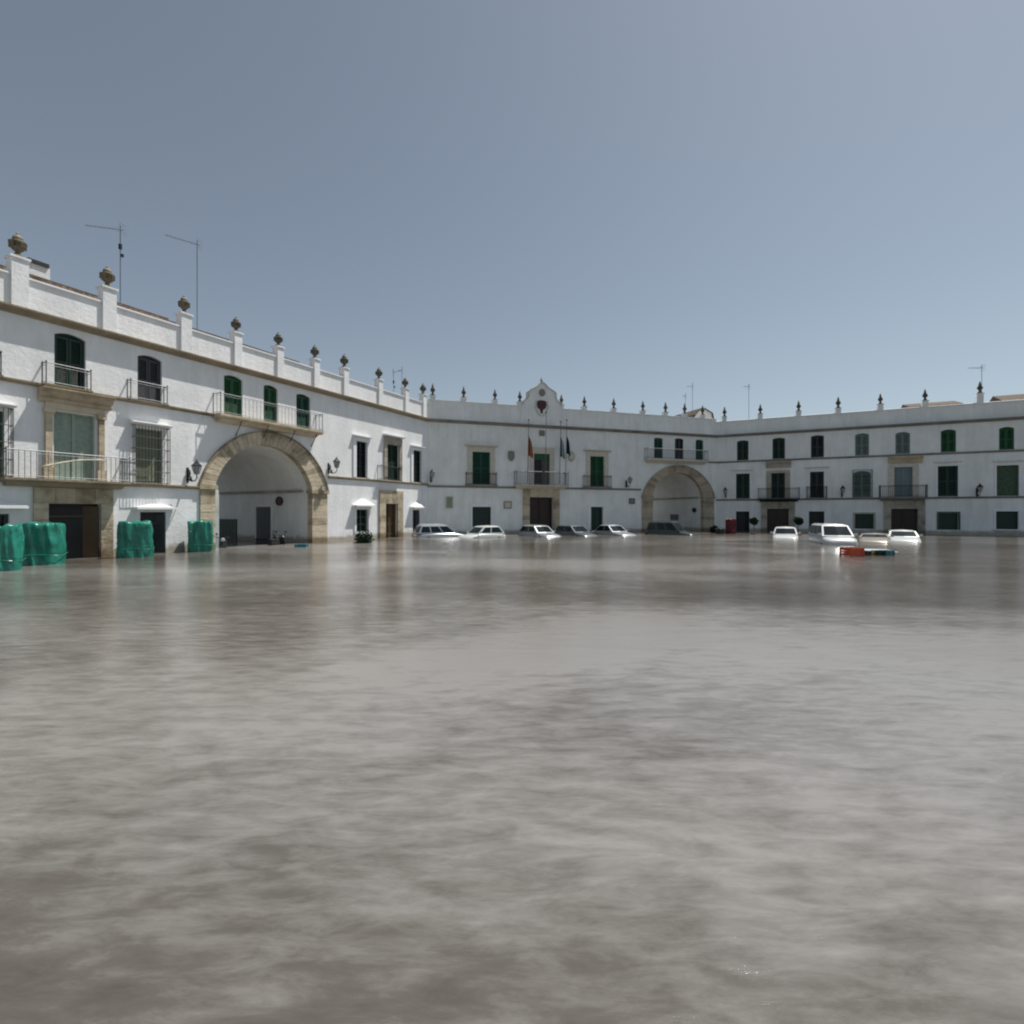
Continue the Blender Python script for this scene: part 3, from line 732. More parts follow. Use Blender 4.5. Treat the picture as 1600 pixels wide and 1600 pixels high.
# flags
def flagpole(x, ytop, flag, label, lean=0.25):
    o = 0.9; u, _ = FC.uh(x, 750, o); _, hz = FC.uh(x, ytop, o + lean)
    zb = S1C + 0.32
    t = thing('flagpole', label, 'flag' if flag else 'flagpole', FC.world(u, o - 0.16, zb), FC.rz, 'flagpoles on the town hall balcony')
    m = MB(); H = hz - zb
    m.tube([(0, 0, 0), (0, -lean, H)], [0.035, 0.025], 8); m.build('pole', IRONG, t)
    m = MB(); m.lathe([(0.02, 0), (0.07, 0.06), (0.07, 0.12), (0.02, 0.18)], (0, -lean, H), 8); m.build('pole_finial', IRON, t)
    if flag:
        mats, top, ln, wd = flag
        nx, nz = 26, 18; mb = MB(); vs = []
        for j in range(nz + 1):
            f = j / nz; z = top - zb - ln * f
            for i in range(nx + 1):
                g = i / nx
                spread = wd * (0.25 + 0.75 * f ** 0.6)
                x_ = 0.03 + spread * g
                y_ = -lean * 0.75 + 0.08 * math.sin(g * 17 + f * 2) * (0.6 + 0.4 * f) + 0.03 * math.sin(g * 5 + 3 * f)
                vs.append((x_, y_, z - g * 0.35 * (1 - f * 0.3)))
        fs = [(j * (nx + 1) + i, j * (nx + 1) + i + 1, (j + 1) * (nx + 1) + i + 1, (j + 1) * (nx + 1) + i) for j in range(nz) for i in range(nx)]
        mb.add(vs, fs); fo = mb.build('flag_cloth', mats, t, smooth=True, recalc=False)
        if len(mats) > 1:
            for k, p in enumerate(fo.data.polygons):
                g = (k % nx) / nx; p.material_index = 1 if 0.38 < g < 0.62 else 0
    return t
zf = FC.uh(825, 680, .9)[1]
flagpole(825.5, 657, ([F_RED, F_YEL], zf, 1.75, 0.42), 'flagpole with a limp red and yellow flag at the left of the town hall balcony')
flagpole(853, 645, None, 'thin bare flagpole in the middle of the town hall balcony')
flagpole(875.5, 660, ([F_GRN, F_WHT], FC.uh(876, 682, .9)[1], 1.75, 0.42), 'flagpole with a limp green and white flag right of the balcony door')
flagpole(885, 657, ([F_BLU], FC.uh(884, 680, .9)[1], 1.6, 0.36), 'flagpole with a limp dark blue flag at the right end of the town hall balcony')

# centre arch house
ci0, ci1 = uC(1019), uC(1098.5); co0, co1 = uC(1003), uC(1115)
sprC = 3.9
topi = FC.uh(1058, 738)[1]; topo = FC.uh(1058, 727.5)[1]
specs = [rr(1022, 1036, 684, 714, mat=G_TEAL, rise=0.08, h0=S2 + .12), rr(1054.5, 1068, 685, 715, mat=WOODD, rise=0.08, h0=S2 + .12, fill='glazed'), rr(1087, 1099, 687, 716, mat=G_TEAL, rise=0.08, h0=S2 + .12)]
h4, _o4 = building(FC, CB1, C_LEN, 'arch house right of the town hall with three small windows over a vaulted passage', specs,
    cornice_mat=CORNG, cop_top=11.72, pillars=[uC(1002) + .25, uC(1041), uC(1071), uC(1099)], ptop=0.30, pillar_face=False, strings=[(uC(1106), C_LEN, S2 + .05, 0.12)],
    passage=(ci0, ci1, sprC, topi - sprC), roof_rise=0.12, m1=True, urnmat=URND, urnbig=False, urn_scale=0.98, wallmat=WALL2)
arch_ring(h4, CB1, ci0, ci1, co0, co1, sprC, topi - sprC, topo - sprC, BRICKS, STONEG, nblk=30)
balcony(h4, uC(1013, .6) - CB1, uC(1107, .6) - CB1, S2 + 0.1, 0.55, 0.95, TRIMC, IRONG, th=0.22)
s_ = MB(); 
def side_plate(F, ua, uw, x, y, wd, ht, mat, label, name, cat, rnd=False):
    dy, z = side_hit(F, ua, uw, x, y)
    p = F.world(uw, -dy, z); t = thing(name, label, cat, p, F.rz)
    m = MB()
    if rnd:
        n = 16; vs = [(-0.10 * k, wd / 2 * math.cos(2 * math.pi * i / n), ht / 2 * math.sin(2 * math.pi * i / n)) for k in (0.05, 1) for i in range(n)]
        m.add(vs, [(i, (i + 1) % n, n + (i + 1) % n, n + i) for i in range(n)] + [tuple(range(n)), tuple(range(2 * n - 1, n - 1, -1))])
        r_ = MB(); r_.tube([(-0.11, wd / 2 * math.cos(2 * math.pi * i / 12), ht / 2 * math.sin(2 * math.pi * i / 12)) for i in range(13)], 0.03, 5); r_.build('rim', IRON, t)
    else:
        m.box(-0.06, -0.004, -wd / 2, wd / 2, -ht / 2, ht / 2)
        r_ = MB()
        for k in (-1, 0, 1): r_.box(-0.075, -0.061, k * (wd / 2 - .04) - 0.03, k * (wd / 2 - .04) + 0.03, -ht / 2, ht / 2)
        for k in (-1, 1): r_.box(-0.078, -0.061, -wd / 2, wd / 2, k * (ht / 2 - .03) - .03, k * (ht / 2 - .03) + .03)
        r_.build('rim', PLQ, t)
    m.build('plate', mat, t); return t
side_plate(FC, CB1, ci1, 1054, 808, 1.35, 0.62, PLQD, 'dark notice board on the wall inside the central arch above the car', 'notice_board', 'notice board')
side_plate(FC, CB1, ci1, 1085.5, 797, 0.5, 0.45, BLACK, 'round dark lamp on the passage wall near the right jamb of the central arch', 'round_wall_lamp', 'lamp', True)
side_plate(FL, LA1, ai1, 438, 783, 0.55, 0.55, REDD, 'round dark red sign on the wall inside the left arch', 'round_sign', 'sign', True)
# cable along the vault of the left passage
_, zc = side_hit(FL, LA1, ai1, 440, 767)

# ------------------------------------------------------------------ RIGHT SIDE
uR = FR.u
RB1, RB2 = uR(1322), uR(1447)
SA = 3.66
def R_(x, y): return FR.uh(x, y)[1]
S1R = R_(1300, 778.5); S2R = R_(1300, 714.5)
pR = [uR(x) for x in (1132, 1188, 1248, 1310, 1376, 1446, 1532)]
dRR = pR[-1] - pR[-2]
z1f = S1R + .05; z2f = S2R + .05
specs = [
    rr(1151.5, 1169.5, 688, 719, mat=G_DARK, rise=0.1, h0=z2f), rr(1207, 1226.5, 684, 717, mat=G_DARK, rise=0.1, h0=z2f), rr(1267, 1287.5, 680, 713, mat=NAVY, rise=0.1, h0=z2f),
    rr(1150, 1171.5, 740, 777, mat=G_DARK, h0=z1f, sur=(0.14, 0.14, 0.05, TRIM), blocks=False, hood=dict(e=0.3, up=0.3, p=0.25, ht=0.14)),
    rr(1205, 1226.5, 739, 777, mat=G_DARK, h0=z1f, sur=(0.42, 0.25, 0.08, STONEG), blocks=False),
    rr(1265.5, 1287.5, 737, 776, mat=NAVY, h0=z1f, sur=(0.14, 0.14, 0.05, TRIM), blocks=False, hood=dict(e=0.4, up=0.35, p=0.3, ht=0.14), bal=dict(u=(uR(1261, .3), uR(1292, .3)), o=0.32, h=1.0, bars=0.09, corbel=False)),
    rr(1150, 1171, 799, 840, mat=NAVY, fill='open', ground=1), rr(1198.5, 1232.5, 795, 840, mat=WOODD, fill='door', ground=1, sur=(0.5, 0.78, 0.12, STONEG)),
    rr(1264, 1288, 799, 840, mat=NAVY, fill='open', ground=1),
]
h5, o5 = building(FR, 0.0, RB1, 'shaded white house right of the central arch with dark shutters and a stone doorway', specs, cornice_mat=CORNG, cop_top=11.45,
    pillars=pR[:4], ptop=0.42, strings=[(0, RB1, S2R, 0.13), (0, RB1, S1R, 0.13)], roof_rise=0.1, m0=True, urnmat=URND, urnbig=False, wallmat=WALL2, pillar_face=False)
balcony(h5, uR(1185, .6), uR(1249, .6), S1R + .02, 0.62, 0.95, IRON, IRON)
def frontis(b, F, ua, x0, x1, yt, yb, mat, ztop):
    a, c = F.u(x0) - ua, F.u(x1) - ua; zb = F.uh((x0 + x1) / 2, yb)[1]
    m = MB(); m.profile([(-0.002, zb), (-0.14, zb), (-0.18, zb + .3), (-0.38, ztop - .12), (-0.42, ztop), (-0.002, ztop)], a, c); m.build('entablature', mat, b)
frontis(h5, FR, 0.0, 1197, 1236, 716, 731, STONEG, S2R - .15)
specs = [
    rr(1336, 1358, 677, 711, mat=G_GREY, rise=0.14, h0=z2f), rr(1399, 1422, 675, 708, mat=G_GREY, rise=0.14, h0=z2f),
    rr(1333, 1361, 736, 775, mat=G_GREY, rise=0.2, h0=z1f, grille=0.05, sur=(0.15, 0.1, 0.04, TRIM), blocks=False),
    rr(1397, 1426, 730, 773, mat=GREY_B, fill='blind', split=True, h0=z1f, sur=(0.42, 0.2, 0.08, TRIMC), blocks=False),
    rr(1336, 1365, 803, 830, mat=G_DARK, fill='blind', h0=0.9, sur=(0.14, 0.14, 0.05, STONEG), blocks=False),
    rr(1392, 1434, 795, 840, mat=WOODD, fill='door', ground=1, sur=(0.5, 0.78, 0.12, STONEG)),
]
h6, o6 = building(FR, RB1, RB2, 'shaded white house with faded grey-green shutters in the right row', specs, cornice_mat=CORNG, cop_top=11.45,
    pillars=pR[4:6], ptop=0.48, strings=[(RB1, RB2, S2R, 0.13), (RB1, RB2, S1R, 0.13)], roof_rise=0.0, urnmat=URND, urnbig=False, wallmat=WALL2, pillar_face=False)
balcony(h6, uR(1376, .6) - RB1, uR(1455, .6) - RB1 - .25, S1R + .02, 0.6, 1.0, CORNG, IRON)
frontis(h6, FR, RB1, 1388, 1441, 710, 724, STONE, S2R - .15)
specs = [
    rr(1470, 1494, 671, 706, mat=G_MID, rise=0.14, h0=z2f), rr(1561, 1585, 667, 704, mat=G_MID, rise=0.14, h0=z2f),
    rr(1465, 1497, 728, 775, mat=G_DARK, h0=z1f, sur=(0.12, 0.12, 0.05, TRIM), blocks=False, hood=dict(e=0.25, up=0.3, p=0.25, ht=0.14)),
    rr(1557, 1592, 727, 775, mat=G_MOSS, fill='blind', h0=z1f, sur=(0.14, 0.14, 0.05, TRIM), blocks=False, hood=dict(e=0.25, up=0.3, p=0.25, ht=0.14)),
    rr(1467, 1497, 802, 830, mat=G_DARK, fill='blind', h0=0.9, sur=(0.14, 0.14, 0.05, G_MOSS), blocks=False),
    rr(1556, 1591, 799, 828, mat=G_DARK, fill='blind', h0=1.0, sur=(0.14, 0.16, 0.06, TRIM), blocks=False, sill=1),
]
R_END = 29.0
for k in range(1):
    specs.append(dict(hw=(uR(1592) + 3.2 - RB2, uR(1592) + 4.5 - RB2, z2f, z2f + 1.7), mat=G_MID, rise=0.14))
    specs.append(dict(hw=(uR(1592) + 3.2 - RB2, uR(1592) + 4.5 - RB2, z1f, z1f + 2.4), mat=G_MOSS))
h7, o7 = building(FR, RB2, R_END, 'shaded white house at the right edge with bright green arched shutters on its top floor', specs, cornice_mat=CORNG, cop_top=11.45,
    pillars=[pR[6], pR[6] + dRR], ptop=0.75, strings=[(RB2, R_END, S2R, 0.13), (RB2, R_END, S1R, 0.13)], roof_rise=0.0, urnmat=URND, urnbig=False, wallmat=WALL2, pillar_face=False)

# ------------------------------------------------------------------ buildings rising behind the parapets
def behind(F, x, depth):
    r = Vector(((x - 800) / 800.0, 1.0)); P = F.P - F.n * depth; t = P.dot(F.n) / r.dot(F.n); return r * t
def back_house(F, x0, x1, ytop, yeave, depth, label, gable=False, mat=WALL2, rmat=TILE, hole=None):
    a = behind(F, x0, depth); b_ = behind(F, x1, depth); W = (b_ - a).length; rng = (a.y + b_.y) / 2
    zt = CAMZ + (800 - ytop) / 800 * rng; ze = CAMZ + (800 - yeave) / 800 * rng
    t = thing('rear_house', label, 'building', (a.x, a.y, 0), F.rz)
    m = MB(); m.box(0, W, 0, 5, 0.0, ze); 
    if gable: m.prism([(0, ze + .001), (W, ze + .001), (W * .93, ze + (zt - ze) * .6), (W * .55, zt), (W * .35, zt - .05), (W * .05, ze + (zt - ze) * .3)], 0, 5)
    m.build('wall', mat, t)
    r_ = MB()
    if gable:
        pr = [(0, ze), (W * .05, ze + (zt - ze) * .3), (W * .35, zt - .05), (W * .55, zt), (W * .93, ze + (zt - ze) * .6), (W, ze)]
        for (xa, za), (xb, zb) in zip(pr, pr[1:]):
            L = math.hypot(xb - xa, zb - za); r_.rbox(((xa + xb) / 2, 2.4, (za + zb) / 2 + .05), (L, 5.2, .1), (0, -math.atan2(zb - za, xb - xa), 0))
    else:
        r_.profile([(-0.35, ze + .002), (2.5, zt), (5.4, ze + .002)], -0.25, W + .25)
        r_.box(-.2, W + .2, -.36, -.30, ze - .08, ze)
    r_.build('roof', rmat, t)
    if hole:
        q = MB(); q.box(hole[0] * W, hole[1] * W, -0.04, -.003, hole[2], hole[3]); q.build('window', BLACK, t)
    return t
t = back_house(FC, 1083, 1114, 639, 655, 11.0, 'small pale building with a rounded gable behind the central arch house', gable=True)
t = back_house(FR, 1424, 1499, 622, 634, 12.0, 'low white building with a flat tiled roof behind the right row parapet')
t = back_house(FR, 1572, 1700, 606, 624, 14.0, 'house with a brown tiled roof and cream eaves behind the right edge', mat=TRIMC)
# roof hut with dark vent at far left
p = behind(FL, 58, 3.2); t = thing('chimney', 'short pale chimney with a dark cap behind the second stone urn pillar at the left', 'chimney', (p.x, p.y, 10.0), FL.rz)
zz = (800 - 417) / 800 * p.y + CAMZ - 10.0
m = MB(); m.box(-0.35, 0.35, -0.25, 0.25, 0, zz); m.build('stack', WALL2, t); m = MB(); m.box(-0.42, 0.30, -0.32, 0.32, zz + .002, zz + 0.16); m.build('cap', BLACK, t)

# ------------------------------------------------------------------ wall lanterns
def lantern_proto():
    t = thing('wall_lantern', '', 'lamp')
    m = MB(); m.box(-0.05, 0.05, -0.03, -0.002, -0.1, 0.62)
    for k in range(3): m.tube([(0, -0.03, 0.1 + .14 * k), (0, -0.2 - .05 * k, 0.02 + .05 * k), (0, -0.36, -0.02)], 0.028, 6)
    m.tube([(0, -0.03, 0.05), (0, -0.35, -0.05), (0, -0.62, -0.02), (0, -0.75, 0.12), (0, -0.72, 0.26)], 0.026, 6)
    m.tube([(0, -0.1, 0.5), (0, -0.18, 0.35), (0, -0.12, 0.22)], 0.05, 6)
    m.build('bracket', IRON, t)
    m = MB(); m.lathe([(0.06, 0.26), (0.10, 0.29), (0.19, 0.64), (0.20, 0.66)], (0, -0.72, 0), 6); m.build('lantern_glass', GLASSL, t)
    m = MB(); m.lathe([(0.23, 0.662), (0.22, 0.70), (0.12, 0.80), (0.09, 0.86), (0.04, 0.9), (0.01, 1.0)], (0, -0.72, 0), 6)
    for k in range(6):
        a = 2 * math.pi * (k + .5) / 6; m.tube([(0.105 * math.cos(a), -0.72 + 0.105 * math.sin(a), 0.28), (0.205 * math.cos(a), -0.72 + 0.205 * math.sin(a), 0.665)], 0.012, 4)
    m.build('lantern_cap', IRON, t)
    return t
lan = lantern_proto()
first = True
for F, x, y, z_ratio, lab in (
    (FL, 293, 754, 1.0, 'black wall lantern on a scrolled bracket beside the left jamb of the left arch'),
    (FL, 513, 741, 1.0, 'black wall lantern on a scrolled bracket just right of the left arch'),
    (FC, 673, 754, 1.0, 'black wall lantern next to the corner, left end of the town hall'),
    (FC, 978, 762, 1.0, 'black wall lantern on the town hall just left of the central arch'),
    (FR, 1134, 778, 0.95, 'black wall lantern just right of the central arch, before the first shuttered window'),
    (FR, 1315, 777, 0.95, 'black wall lantern where the dark-shuttered and grey-green-shuttered right houses meet'),
    (FR, 1526, 776, 0.95, 'black wall lantern nearest the right edge, between two green windows')):
    o = lan if first else copy_tree(lan); first = False
    u, h = F.uh(x, y); p = F.world(u, 0.0, h + 0.1); o.location = p; o.rotation_euler = (0, 0, F.rz); o.scale = (1, 1, 1)
    o['label'] = lab; o['category'] = 'lamp'; o['group'] = 'black wall lanterns around the square'

# ------------------------------------------------------------------ television aerials
def aerial(F, x, depth, ytop, yb, boomx, label, nel=9, dy=0, extra=False):
    p = behind(F, x, depth); z0 = 10.0; zt = CAMZ + (800 - ytop) / 800 * p.y; zb_ = CAMZ + (800 - yb) / 800 * p.y
    t = thing('tv_aerial', label, 'aerial', (p.x, p.y, z0), 0.0, 'television aerials on the roofs')
    m = MB(); m.tube([(0, 0, 0), (0, 0, zt - z0)], 0.022, 6); m.build('mast', ALU, t)
    m = MB(); L = (boomx - x) / 800 * p.y; dz = -dy / 800 * p.y; zz = zb_ - z0
    m.tube([(-L * 0.1, 0, zz - dz * .1), (L, 0, zz + dz)], 0.016, 5)
    for k in range(nel):
        f = k / (nel - 1); m.tube([(L * f, -0.30 + .1 * f, zz + dz * f), (L * f, 0.30 - .1 * f, zz + dz * f)], 0.009, 4)
    s = 0.16 if L < 0 else -0.16
    for q in (-0.25, -0.12, 0.12, 0.25): m.tube([(-L * .08, -0.3, zz + q), (-L * .08, 0.3, zz + q)], 0.01, 4)
    m.build('yagi_antenna', ALU, t)
    if extra:
        m = MB(); m.rbox((0.0, 0, zz - 0.85), (0.12, 0.1, 0.26)); m.build('amplifier_box', BLKP, t); m = MB(); m.rbox((0.1, 0, zz - 1.3), (0.1, 0.1, 0.14)); m.build('amplifier_box', BLKP, t)
    return t
aerial(FL, 188, 4, 352, 359, 133, 'tv aerial on a mast with two small dark boxes, leftmost on the roofs', dy=-7, extra=True)
aerial(FL, 308, 4, 376, 382, 258, 'tall tv aerial with its boom rising to the left, behind the third stone urn', dy=-15)
aerial(FL, 615, 5, 577, 582, 628, 'small tv aerial between the last two urns of the left row', nel=6, dy=-3, extra=True)
aerial(FL, 628, 6, 573, 579, 622, 'short tv aerial right beside the last urn before the corner', nel=6)
aerial(FC, 1082, 6, 598, 604, 1073, 'tv aerial on the roof of the arch house right of the town hall', nel=6)
aerial(FC, 1071, 7, 615, 619, 1066, 'small low tv aerial just left of the rounded gable', nel=5)
aerial(FR, 1170, 5, 600, 604, 1162, 'tv aerial above the house right of the central arch', nel=6, extra=False)
aerial(FR, 1534, 5, 570, 575, 1514, 'tv aerial behind the urn nearest the right edge', nel=8)

# ------------------------------------------------------------------ ground and water
m = MB(); m.add([(-400, -300, 0), (400, -300, 0), (400, 600, 0), (-400, 600, 0)], [(0, 1, 2, 3)])
g = structure(m.build('ground', simple('paving', (0.16, 0.15, 0.14), 0.9, scale=2), None))
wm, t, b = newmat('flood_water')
tc = N(t, 'ShaderNodeTexCoord')
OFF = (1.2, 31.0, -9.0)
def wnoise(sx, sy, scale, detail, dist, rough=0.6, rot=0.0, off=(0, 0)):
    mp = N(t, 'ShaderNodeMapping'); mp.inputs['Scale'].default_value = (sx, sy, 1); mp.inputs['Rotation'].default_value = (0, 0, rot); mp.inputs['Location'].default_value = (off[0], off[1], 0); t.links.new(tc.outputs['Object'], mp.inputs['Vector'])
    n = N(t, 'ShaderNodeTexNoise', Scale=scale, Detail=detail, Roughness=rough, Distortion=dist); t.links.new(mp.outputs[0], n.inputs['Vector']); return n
n1 = wnoise(0.55, 1.0, 0.11, 7.0, 0.3, 0.6, OFF[0], OFF[1:])  # mud colour patches, shifted so the pale one paints in the sky's reflection
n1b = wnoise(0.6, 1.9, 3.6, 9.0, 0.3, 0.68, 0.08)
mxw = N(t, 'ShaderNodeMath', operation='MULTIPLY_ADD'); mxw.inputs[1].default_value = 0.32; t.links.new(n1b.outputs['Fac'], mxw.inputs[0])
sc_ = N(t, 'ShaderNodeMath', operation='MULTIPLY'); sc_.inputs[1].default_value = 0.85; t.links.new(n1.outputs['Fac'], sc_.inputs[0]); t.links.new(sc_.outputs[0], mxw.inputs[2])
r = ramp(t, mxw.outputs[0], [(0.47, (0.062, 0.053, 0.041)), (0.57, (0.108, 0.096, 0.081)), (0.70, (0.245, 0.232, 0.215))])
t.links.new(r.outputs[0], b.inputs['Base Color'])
b.inputs['Roughness'].default_value = 0.17; b.inputs['IOR'].default_value = 1.55
na = wnoise(0.55, 1.5, 0.8, 6.0, 0.6, 0.55); nb = wnoise(0.7, 1.5, 5.5, 8.0, 0.8, 0.68, 0.2)
nc = wnoise(1.0, 1.0, 0.22, 2.0, 0.3)       # calm and ruffled areas
cr = N(t, 'ShaderNodeMapRange'); cr.inputs['From Min'].default_value = 0.35; cr.inputs['From Max'].default_value = 0.65; cr.inputs['To Min'].default_value = 0.25; t.links.new(nc.outputs['Fac'], cr.inputs['Value'])
b1_ = N(t, 'ShaderNodeBump', Strength=0.8, Distance=0.021); t.links.new(na.outputs['Fac'], b1_.inputs['Height'])
b2_ = N(t, 'ShaderNodeBump', Distance=0.0062); t.links.new(cr.outputs[0], b2_.inputs['Strength']); t.links.new(nb.outputs['Fac'], b2_.inputs['Height']); t.links.new(b1_.outputs[0], b2_.inputs['Normal'])
nd = wnoise(0.8, 1.4, 16.0, 5.0, 0.5, 0.6, -0.15)
b3_ = N(t, 'ShaderNodeBump', Distance=0.0012); t.links.new(cr.outputs[0], b3_.inputs['Strength']); t.links.new(nd.outputs['Fac'], b3_.inputs['Height']); t.links.new(b2_.outputs[0], b3_.inputs['Normal'])
t.links.new(b3_.outputs[0], b.inputs['Normal'])
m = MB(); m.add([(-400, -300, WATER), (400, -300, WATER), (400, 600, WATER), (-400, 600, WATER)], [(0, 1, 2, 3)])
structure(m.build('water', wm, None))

# ------------------------------------------------------------------ tarpaulin-covered stacks
def covered(x, z, wpx, ytop, mat, label, name='covered_stack', dep=0.9, seed=1, wrinkle=1.0, rz=0.5, power=5.0, group='green covered stacks on the left pavement', cat='covered furniture', sag=0.06):
    W = wpx / 800 * z * 0.93; X = (x - 800) / 800 * z; top = CAMZ + (800 - ytop) / 800 * z
    t = thing(name, label, cat, (X, z, 0), rz, group)
    m = MB(); na_, nh = 120, 60; vs = []
    for j in range(nh + 1):
        f = j / nh
        for i in range(na_):
            a = 2 * math.pi * i / na_; ca, sa = math.cos(a), math.sin(a)
            k = (abs(ca) ** power + abs(sa) ** power) ** (-1 / power)
            if f < 0.78:
                zf = f / 0.78; rad = 1.0; z_ = top * zf * 0.96
                if zf > 0.9: rad = 1 - 0.05 * ((zf - 0.9) / 0.1) ** 2
            else:
                g = (f - 0.78) / 0.22; rad = 0.95 * (1 - g) ; z_ = top * (0.96 + 0.04 * math.sin(g * math.pi / 2)) - sag * g
            pleat = 0.030 * math.sin(a * 11 + seed + 2.5 * noise.noise(Vector((a, z_, seed)))) * (1 - 0.6 * f)
            q = Vector((k * ca * 1.3, k * sa * 1.3, z_ * 0.8 + seed * 3.1))
            qv = Vector((q.x * 1.9 + q.z * 0.5, q.y * 1.9, q.z * 0.9)); wr = (noise.noise(q * 1.3) * 0.12 + (0.5 - abs(noise.noise(qv))) * 0.20 - 0.08 + abs(noise.noise(q * 5.0)) * 0.03) * wrinkle
            rr_ = (1 + pleat + wr - 0.05) * k * (rad if rad > 0.02 else 0.02)
            if 0.30 < f < 0.36: rr_ *= 0.985
            vs.append((W / 2 * rr_ * ca * .95, dep / 2 * rr_ * sa, z_ + noise.noise(Vector((ca * rad * 2, sa * rad * 2, seed + 9))) * 0.12 * wrinkle * (f > 0.6)))
    fs = [(j * na_ + i, j * na_ + (i + 1) % na_, (j + 1) * na_ + (i + 1) % na_, (j + 1) * na_ + i) for j in range(nh) for i in range(na_)]
    fs.append(tuple((nh) * na_ + i for i in range(na_)))
    m.add(vs, fs); m.build('tarpaulin', mat, t, smooth=True)
    r_ = MB(); pts = []
    for i in range(49):
        a = 2 * math.pi * i / 48; ca, sa = math.cos(a), math.sin(a); k = (abs(ca) ** power + abs(sa) ** power) ** (-1 / power)
        pts.append((W / 2 * k * ca * .99, dep / 2 * k * sa * 1.02, top * 0.42 + 0.03 * math.sin(a * 3)))
    r_.tube(pts, 0.012, 5); r_.build('tie_cord', mat, t)
    return t
covered(6, 16.8, 52, 820, TARP, 'crumpled shiny green tarpaulin cover cut by the left edge of the view', seed=4, wrinkle=1.6, power=3.0, dep=1.1)
covered(63, 18.6, 66, 815, TARP, 'tall square green tarpaulin cover in front of the brown stone doorway', seed=1, wrinkle=0.9, dep=1.2)
covered(211, 21.6, 52, 813, TARP, 'green tarpaulin cover beside the white-hooded dark doorway at the left', seed=2, wrinkle=1.0, dep=1.0)
covered(314, 24.6, 39, 813, TARP, 'smallest green tarpaulin cover, against the left jamb of the left arch', seed=3, wrinkle=1.2, dep=0.9, power=4.0)
covered(1142, 45.0, 17, 810, TARPR, 'dark red covered stack beside the first dark doorway right of the central arch', seed=6, wrinkle=1.0, dep=0.8, power=3.0, group=None)
covered(1125.5, 44.5, 14, 825, BLKP, 'low black covered table left of the dark red cover', seed=8, wrinkle=0.5, dep=0.6, power=4.0, group=None)

